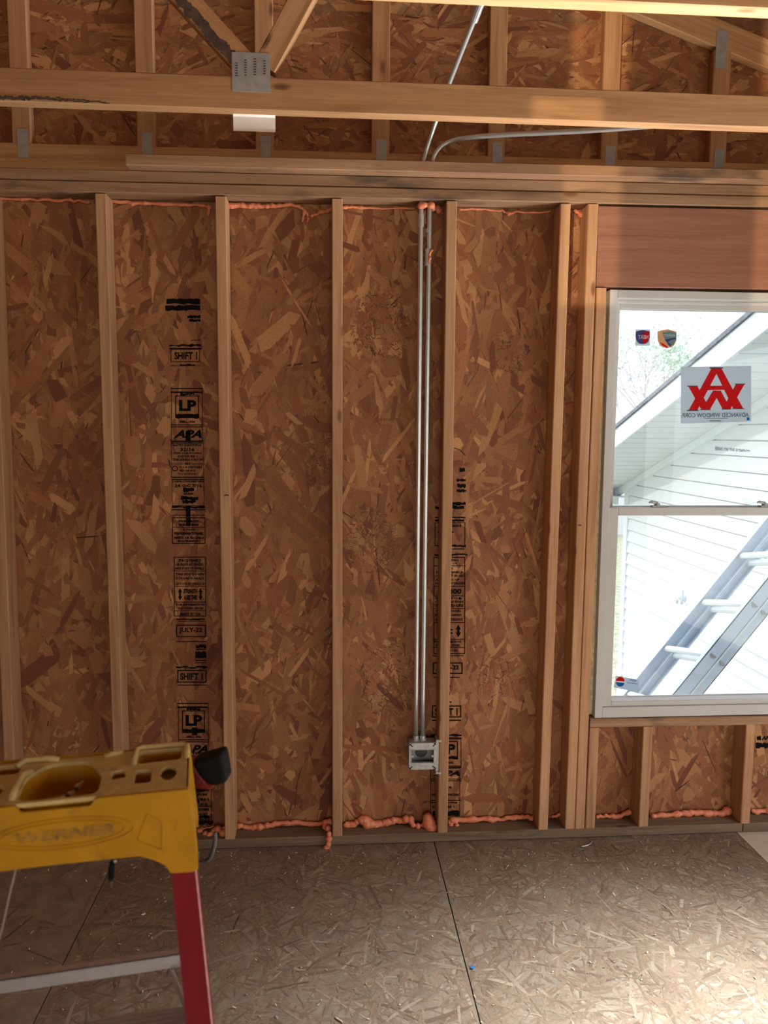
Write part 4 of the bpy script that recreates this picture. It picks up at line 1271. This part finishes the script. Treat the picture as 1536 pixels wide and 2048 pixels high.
s1o = tag(empty('window_sticker', mw=Matrix.Translation(at(1285, 675, YS1))), 'small square sticker with a red and purple shield, leftmost on the upper glass', 'sticker')
poly('film', [(1271, 659), (1300, 659), (1300, 691), (1271, 691)], YS1, MAT['film'], s1o)
poly('shield', shield(1285.5, 674, 14, 14), YS1 - 0.0003, MAT['logo_navy'], s1o)
poly('red_half', [(1284, 672), (1290, 664), (1299, 662), (1299.4, 676), (1295, 683), (1289, 688), (1287, 688)], YS1 - 0.0006, MAT['logo_red'], s1o)
vs, fs = text_geom('NEAT', 0.0, 0.03, 2)
MB().add([at(1297 - 21 * a, 678 - 8 * b, YS1 - 0.0009) for a, b in vs], fs).build('lettering', MAT['logo_white'], s1o)
s2o = tag(empty('window_sticker', mw=Matrix.Translation(at(1334, 678, YS1))), 'tan and teal shield-shaped sticker on the upper glass', 'sticker')
poly('shield', shield(1334, 677, 19, 18.5), YS1, MAT['logo_tan'], s2o)
poly('teal_field', [(1325, 665), (1340, 662), (1352, 666), (1352.5, 678), (1348, 687), (1341, 693), (1336, 690), (1330, 680)], YS1 - 0.0003, MAT['logo_teal'], s2o)
poly('red_tip', [(1319, 684), (1328, 688), (1337, 695), (1334, 696.5), (1326, 692)], YS1 - 0.0005, MAT['logo_red'], s2o)
poly('navy_band', [(1330, 679), (1352, 675), (1352, 678), (1342, 680), (1336, 684), (1343, 690), (1340, 693)], YS1 - 0.0006, MAT['logo_navy'], s2o)
vs, fs = text_geom('ENERGY', 0.0, 0.03, 2)
MB().add([at(1350 - 22 * a, 673 - 5 * b, YS1 - 0.0009) for a, b in vs], fs).build('lettering', MAT['logo_white'], s2o)
YS2 = 0.0264
zoomB = lambda x, y: (1200 + x / 10.97, 1320 + y / 10.97)
s3o = tag(empty('window_sticker', mw=Matrix.Translation(at(1250, 1368, YS2))), 'tilted blue-grey label with a red, white and blue disc on the lower glass', 'sticker')
poly('film', [zoomB(*p) for p in ((350, 345), (870, 440), (810, 700), (300, 600))], YS2, MAT['film_blue'], s3o)
for nm, mt, a0_, a1_, r0 in (('white_disc', 'logo_white', 0, 2 * math.pi, 118), ('red_cap', 'logo_red', math.pi + .16, 2 * math.pi - .06, 98), ('blue_cap', 'logo_blue', .28, math.pi - .02, 98)):
    cc = (445, 478)
    poly(nm, [zoomB(cc[0] + r0 * math.cos(t), cc[1] + r0 * 1.1 * math.sin(t)) for t in np.linspace(a0_, a1_, 22)[:(-1 if nm == 'white_disc' else None)]], YS2 - (0.0003 if nm == 'white_disc' else 0.0006), MAT[mt], s3o)
lt = MB()
vs, fs = text_geom('7A25', 0.0, 0.02, 2)
lt.add([at(*zoomB(640 + 160 * a, 460 + 14 * a - 45 * b), YS2 - 0.0005) for a, b in vs], fs)
lt.prism([at(*zoomB(*p), YS2 - 0.0005) for p in ((590, 485), (830, 525), (829, 533), (589, 493))], (0, 0.0001, 0))
lt.build('lettering', MAT['logo_grey'], s3o)

# ------------------------------------------------------------------ outside: neighbouring house, extension ladder, trees
HX, HY, HE, RS = 3.64, 5.367, 1.028, 0.3164
house = tag(empty('neighbour_house', (HX, HY, gz)), 'white house wall with lap siding, deep soffit and corner post outside the window', 'house')
rake = lambda y: HE + (HY - y) * RS
Y0H = 0.45
MB().prism([(HX + 0.02, Y0H, gz), (HX + 0.02, HY, gz), (HX + 0.02, HY, HE), (HX + 0.02, Y0H, rake(Y0H))], (0.2, 0, 0)).build('wall_core', MAT['siding'], house)
ex_ = 0.1245
zb = 0.664 - ex_ * 21
while zb < 2.45:
    ye = HY - 0.06 if zb + ex_ < HE else HY - max(0, (zb + ex_ - HE) / RS) - 0.01
    ye2 = HY - 0.06 if zb < HE else HY - max(0, (zb - HE) / RS) - 0.01
    if ye > Y0H:
        m = MB()
        a = [(HX - 0.024, zb), (HX + 0.02, zb), (HX + 0.02, zb + ex_), (HX - 0.002, zb + ex_)]
        a = a[:2] + [(x, z - 0.011) for x, z in a[2:]]
        vs = [(x, Y0H, z) for x, z in a] + [(a[0][0], ye2, a[0][1]), (a[1][0], ye2, a[1][1]), (a[2][0], ye, a[2][1]), (a[3][0], ye, a[3][1])]
        m.add(vs, [(0, 1, 2, 3), (7, 6, 5, 4), (0, 4, 5, 1), (1, 5, 6, 2), (2, 6, 7, 3), (3, 7, 4, 0)])
        m.build('siding_board', MAT['siding'], house)
    zb += ex_
MB().box(HX - 0.03, HX + 0.06, HY - 0.075, HY + 0.03, gz, HE + 0.0).build('corner_post', MAT['trim_white'], house, bevel=0.004)
sdir = Vector((0, -1, RS)).normalized()
SX0 = 2.97
far = Vector((0, HY + 0.42, HE - 0.42 * RS))
Lr = 5.5
ns = int(Lr / 0.3)
for i in range(ns):
    a = far + sdir * (i * Lr / ns)
    b = far + sdir * ((i + 1) * Lr / ns - 0.012)
    m = MB()
    m.prism([(SX0, a.y, a.z), (SX0, b.y, b.z), (HX + 0.0, b.y, b.z), (HX + 0.0, a.y, a.z)], (0, 0, 0.012))
    mid = a.lerp(b, 0.5)
    m.prism([(SX0, mid.y - .008, mid.z - .004), (SX0, mid.y + .008, mid.z - .004), (HX - 0.03, mid.y + .008, mid.z - .004), (HX - 0.03, mid.y - .008, mid.z - .004)], (0, 0, 0.012))
    m.build('soffit_panel', MAT['soffit'], house)
a, b = far, far + sdir * Lr
for nm, x0, x1, dz0, dz1, mt in (('fascia', SX0 - 0.022, SX0, -0.012, 0.15, 'trim_white'), ('drip_edge', SX0 - 0.04, SX0 - 0.02, 0.15, 0.175, 'shingle'), ('frieze_board', HX - 0.05, HX + 0.0, -0.075, -0.002, 'trim_white'), ('roof_deck', SX0 - 0.03, HX + 4, 0.15, 0.19, 'shingle')):
    MB().prism([(x0, a.y, a.z + dz0), (x0, b.y, b.z + dz0), (x0, b.y, b.z + dz1), (x0, a.y, a.z + dz1)], (x1 - x0, 0, 0)).build(nm, MAT[mt], house)
ew = MB().box(SX0, HX + 0.05, HY + 0.40, HY + 0.43, far.z - 0.13, far.z + 0.12).box(SX0, HX, HY + 0.06, HY + 0.40, far.z - 0.02, far.z - 0.008)
ew.build('eave_return', MAT['trim_white'], house)
vs, fs = text_geom('BRING ON THE ELEMENTS', 0.0, 0.03, 2)
pa, pb, pc, pd = (at(u, v, X=HX - 0.018) for u, v in ((1430, 902), (1500, 909), (1430, 893), (1500, 900)))
MB().add([(pa.lerp(pb, x)).lerp(pc.lerp(pd, x), y) for x, y in vs], fs).build('wrap_lettering', MAT['text_blue'], house)
c = at(1368, 1198, X=HX - 0.03)
hb = MB().tube([c + Vector((-0.02, 0, -0.05)), c + Vector((-0.02, 0, 0.08))], 0.014, 8).build('hose_tap', MAT['ext_alu'], house, smooth=True)
MB().tube([c + Vector((0.03, 0, 0)), c, c + Vector((-0.05, 0, 0.02))], 0.018, 8).build('spout', MAT['ext_alu'], hb, smooth=True)
MB().ball(at(1352, 1203, X=HX - 0.02), 0.022, 8, (.5, .7, 1)).build('vent_plug', MAT['ext_alu'], house, smooth=True)

el = tag(empty('extension_ladder', (1.0, 0.75, gz)), 'grey aluminium extension ladder leaning on the neighbouring wall outside', 'ladder')
ld = Vector((0.614, 0, 0.789))
ln_ = Vector((0.789, 0, -0.614))
near0, far0 = Vector((1.975, 0.577, 0.357)), Vector((1.873, 0.972, 0.212))
smin, smax = (gz + 0.02 - near0.z) / ld.z, 2.55


def lrail(o, w0, w1, th, name, s0, s1, mat='ext_alu'):
    """channel rail, web across the ladder plane, flanges along both edges"""
    m = MB()
    for (a0, a1, y0, y1) in ((w0, w1, 0.0, 0.004), (w0, w0 + 0.004, 0, th), (w1 - 0.004, w1, 0, th)):
        p = [o + ld * s0 + ln_ * a + Vector((0, y, 0)) for a, y in ((a0, y0), (a1, y0), (a1, y1), (a0, y1))]
        m.prism(p, ld * (s1 - s0))
    return m.build(name, MAT[mat], el)


for o, sgn, th in ((near0, 1, 0.028), (far0, -1, -0.028)):
    ra = lrail(o, 0.0, 0.066, th, 'fly_rail', smin + 0.9, smax)
    rb = lrail(o, 0.068, 0.116, th, 'base_rail', smin, smax - 1.2)
    MB().prism([o + ld * smin + ln_ * x + Vector((0, y, 0)) for x, y in ((0.064, -0.006), (0.071, -0.006), (0.071, 0.0), (0.064, 0.0))], ld * (smax - smin - 1.2)).build('highlight_strip', MAT['ext_alu_light'], rb)  # pale strip standing in for the highlight between the rails
h1 = at(1504, 1203, Y=near0.y)
s_h = (h1 - near0).dot(ld)
for k in range(-9, 7):
    s_ = s_h + k * 0.3048
    for w_, lo, hi in ((0.032, smin + 0.95, smax - .05), (0.092, smin + 0.1, smax - 1.25)):
        if lo < s_ < hi:
            c0 = near0 + ld * s_ + ln_ * w_
            c1 = far0 + ld * (s_ + (near0 - far0).dot(ld)) + ln_ * w_
            c1 = Vector((c0.x, far0.y, c0.z)) + (far0 - near0 - Vector((0, far0.y - near0.y, 0))) * 0.55
            rg = MB().tube([c0, c1], 0.016, 8).build('rung', MAT['ext_alu_light'], el)
            hole = [(0.017 * math.cos(t), 0.017 * math.sin(t)) for t in np.linspace(0, math.pi, 9)]
            MB().prism([c0 + ld * (-y) * 1.0 + ln_ * x + Vector((0, -0.0045, 0)) for x, y in hole], (0, 0.003, 0)).build('rung_end', MAT['plate_steel'], rg)


def branches(mb, leaves, p, d, L, r, depth, rr):
    q = p + d * L
    mb.tube([p, p.lerp(q, .5) + Vector((rr.uniform(-.06, .06), rr.uniform(-.06, .06), 0)) * L, q], [r, r * .85, r * .65], 5, caps=False)
    if depth == 0:
        leaves.append(q)
        return
    for k in range(rr.choice((2, 3, 3))):
        nd = (d + Vector((rr.uniform(-.8, .8), rr.uniform(-.8, .8), rr.uniform(-.25, .55)))).normalized()
        branches(mb, leaves, q, nd, L * rr.uniform(.62, .85), r * .6, depth - 1, rr)


def tree(label, u, v_top, D, seed, leaf, nleaf, spread):
    rr = random.Random(seed)
    base = at(u, 861, D=D)
    base.z = gz
    top = at(u, v_top, D=D).z
    t = tag(empty('garden_tree', base), label, 'tree', 'trees beyond the neighbouring house')
    mb, lv = MB(), []
    branches(mb, lv, base, Vector((rr.uniform(-.1, .1), 0, 1)).normalized(), (top - gz) * 0.36, 0.09, 4, rr)
    mb.build('trunk', MAT['bark'], t)
    lm = MB()
    for _ in range(nleaf):
        c = rr.choice(lv) + Vector((rr.gauss(0, spread), rr.gauss(0, spread), rr.gauss(0, spread)))
        a, b = Vector((rr.uniform(-1, 1), rr.uniform(-1, 1), rr.uniform(-1, 1))).normalized() * .07, Vector((rr.uniform(-1, 1), rr.uniform(-1, 1), rr.uniform(-1, 1))).normalized() * .045
        lm.add([c - a, c + b, c + a, c - b], [(0, 1, 2, 3)])
    tag(lm.build('foliage', MAT[leaf], t), kind='stuff')
    return t


tree('leafy green tree left of the others, beyond the distant roof', 1268, 705, 30, 5, 'leaf', 1500, 0.35)
tree('thin grey bare tree standing behind the monogram sticker', 1352, 700, 40, 9, 'leaf_grey', 900, 0.3)
tree('small bare tree in front of the distant white house', 1312, 745, 22, 14, 'leaf_grey', 120, 0.2)
dh = tag(empty('distant_house', mw=Matrix.Translation(at(1240, 861, D=26))), 'distant white house with a pale roof beyond the lawn', 'house')
p0 = at(1195, 858, D=26)
p1 = at(1352, 858, D=26)
xa, xb, yd, zea, zri = p0.x, p1.x, p0.y, p0.z, at(1250, 786, D=26).z
MB().box(xa + .2, xb - .2, yd, yd + 6, gz, zea).build('wall', MAT['concrete'], dh)
MB().prism([(xa, yd - .4, zea), (xb, yd - .4, zea), (xb, yd + 3, zri), (xa, yd + 3, zri)], (0, 0, .12)).build('roof', plain('pale_roof', (0.60, 0.62, 0.66), .9, var=.08), dh)
MB().box(xa, xb, yd - .44, yd - .4, zea - .12, zea + .1).build('gutter', MAT['trim_white'], dh)
for i in range(3):
    xw = xa + .5 + i * .75
    w_ = MB().box(xw, xw + .35, yd - .03, yd + .02, zea - 1.1, zea - .4).build('window', MAT['trim_white'], dh)
    MB().box(xw + .04, xw + .31, yd - .05, yd - .03, zea - 1.06, zea - .44).build('pane', MAT['plate_steel'], w_)

# ------------------------------------------------------------------ litter on the floor
def chip(m, c, L, w, a, h=0.0012):
    d, n_ = Vector((math.cos(a), math.sin(a), 0)), Vector((-math.sin(a), math.cos(a), 0))
    z = Vector((0, 0, rnd.uniform(.1, .5) * L))
    p = [c - d * L / 2 - n_ * w / 2, c + d * L / 2 - n_ * w / 2 + z, c + d * L / 2 + n_ * w / 2 + z, c - d * L / 2 + n_ * w / 2]
    m.prism(p, (0, 0, h))


m = MB()
for _ in range(260):
    u = rnd.uniform(0, 1536)
    v = rnd.choice((rnd.uniform(1700, 1760), rnd.uniform(1700, 2048)))
    c = at(u, v, Z=0.0012)
    if c.y < -0.02:
        chip(m, c, rnd.uniform(.003, .011), rnd.uniform(.0012, .003), rnd.uniform(0, 6.28))
tag(m.build('sawdust_chips', MAT['chip']), 'scattered pale wood chips and sawdust on the subfloor', 'sawdust', kind='stuff')
for (u, v, L, w, a, mt, nm, lab, ct) in ((287, 1829, .014, .008, .5, 'paper', 'wood_chip', 'single larger white chip on the floor beside the red ladder rail', 'chip'),
                                    (945, 1936, .013, .012, .3, 'blue_chip', 'plastic_scrap', 'small bright blue scrap on the floor beside the sheet joint', 'scrap'),
                                    (678, 2040, .03, .005, -.8, 'chip', 'wood_sliver', 'long wood sliver on the floor at the bottom edge of the photo', 'sliver')):
    mm = MB()
    c = at(u, v, Z=0.0012)
    d, n_ = Vector((math.cos(a), math.sin(a), 0)), Vector((-math.sin(a), math.cos(a), 0))
    mm.prism([c - d * L / 2, c - d * L * .1 - n_ * w / 2, c + d * L / 2 - n_ * w * .2, c + d * L * .4 + n_ * w / 2, c - d * L * .2 + n_ * w * .45], (0, 0, 0.002))
    tag(mm.build(nm, MAT[mt]), lab, ct)
zt1 = smooth_path([at(u, v, Z=0.004) for u, v in ((1163, 1693), (1170, 1692), (1178, 1689), (1184, 1684), (1183, 1682))], 4)
tag(MB().tube(zt1, 0.0022, 6).build('bent_nail', MAT['conduit'], smooth=True), 'pale bent nail on the floor in front of the window studs', 'nail')
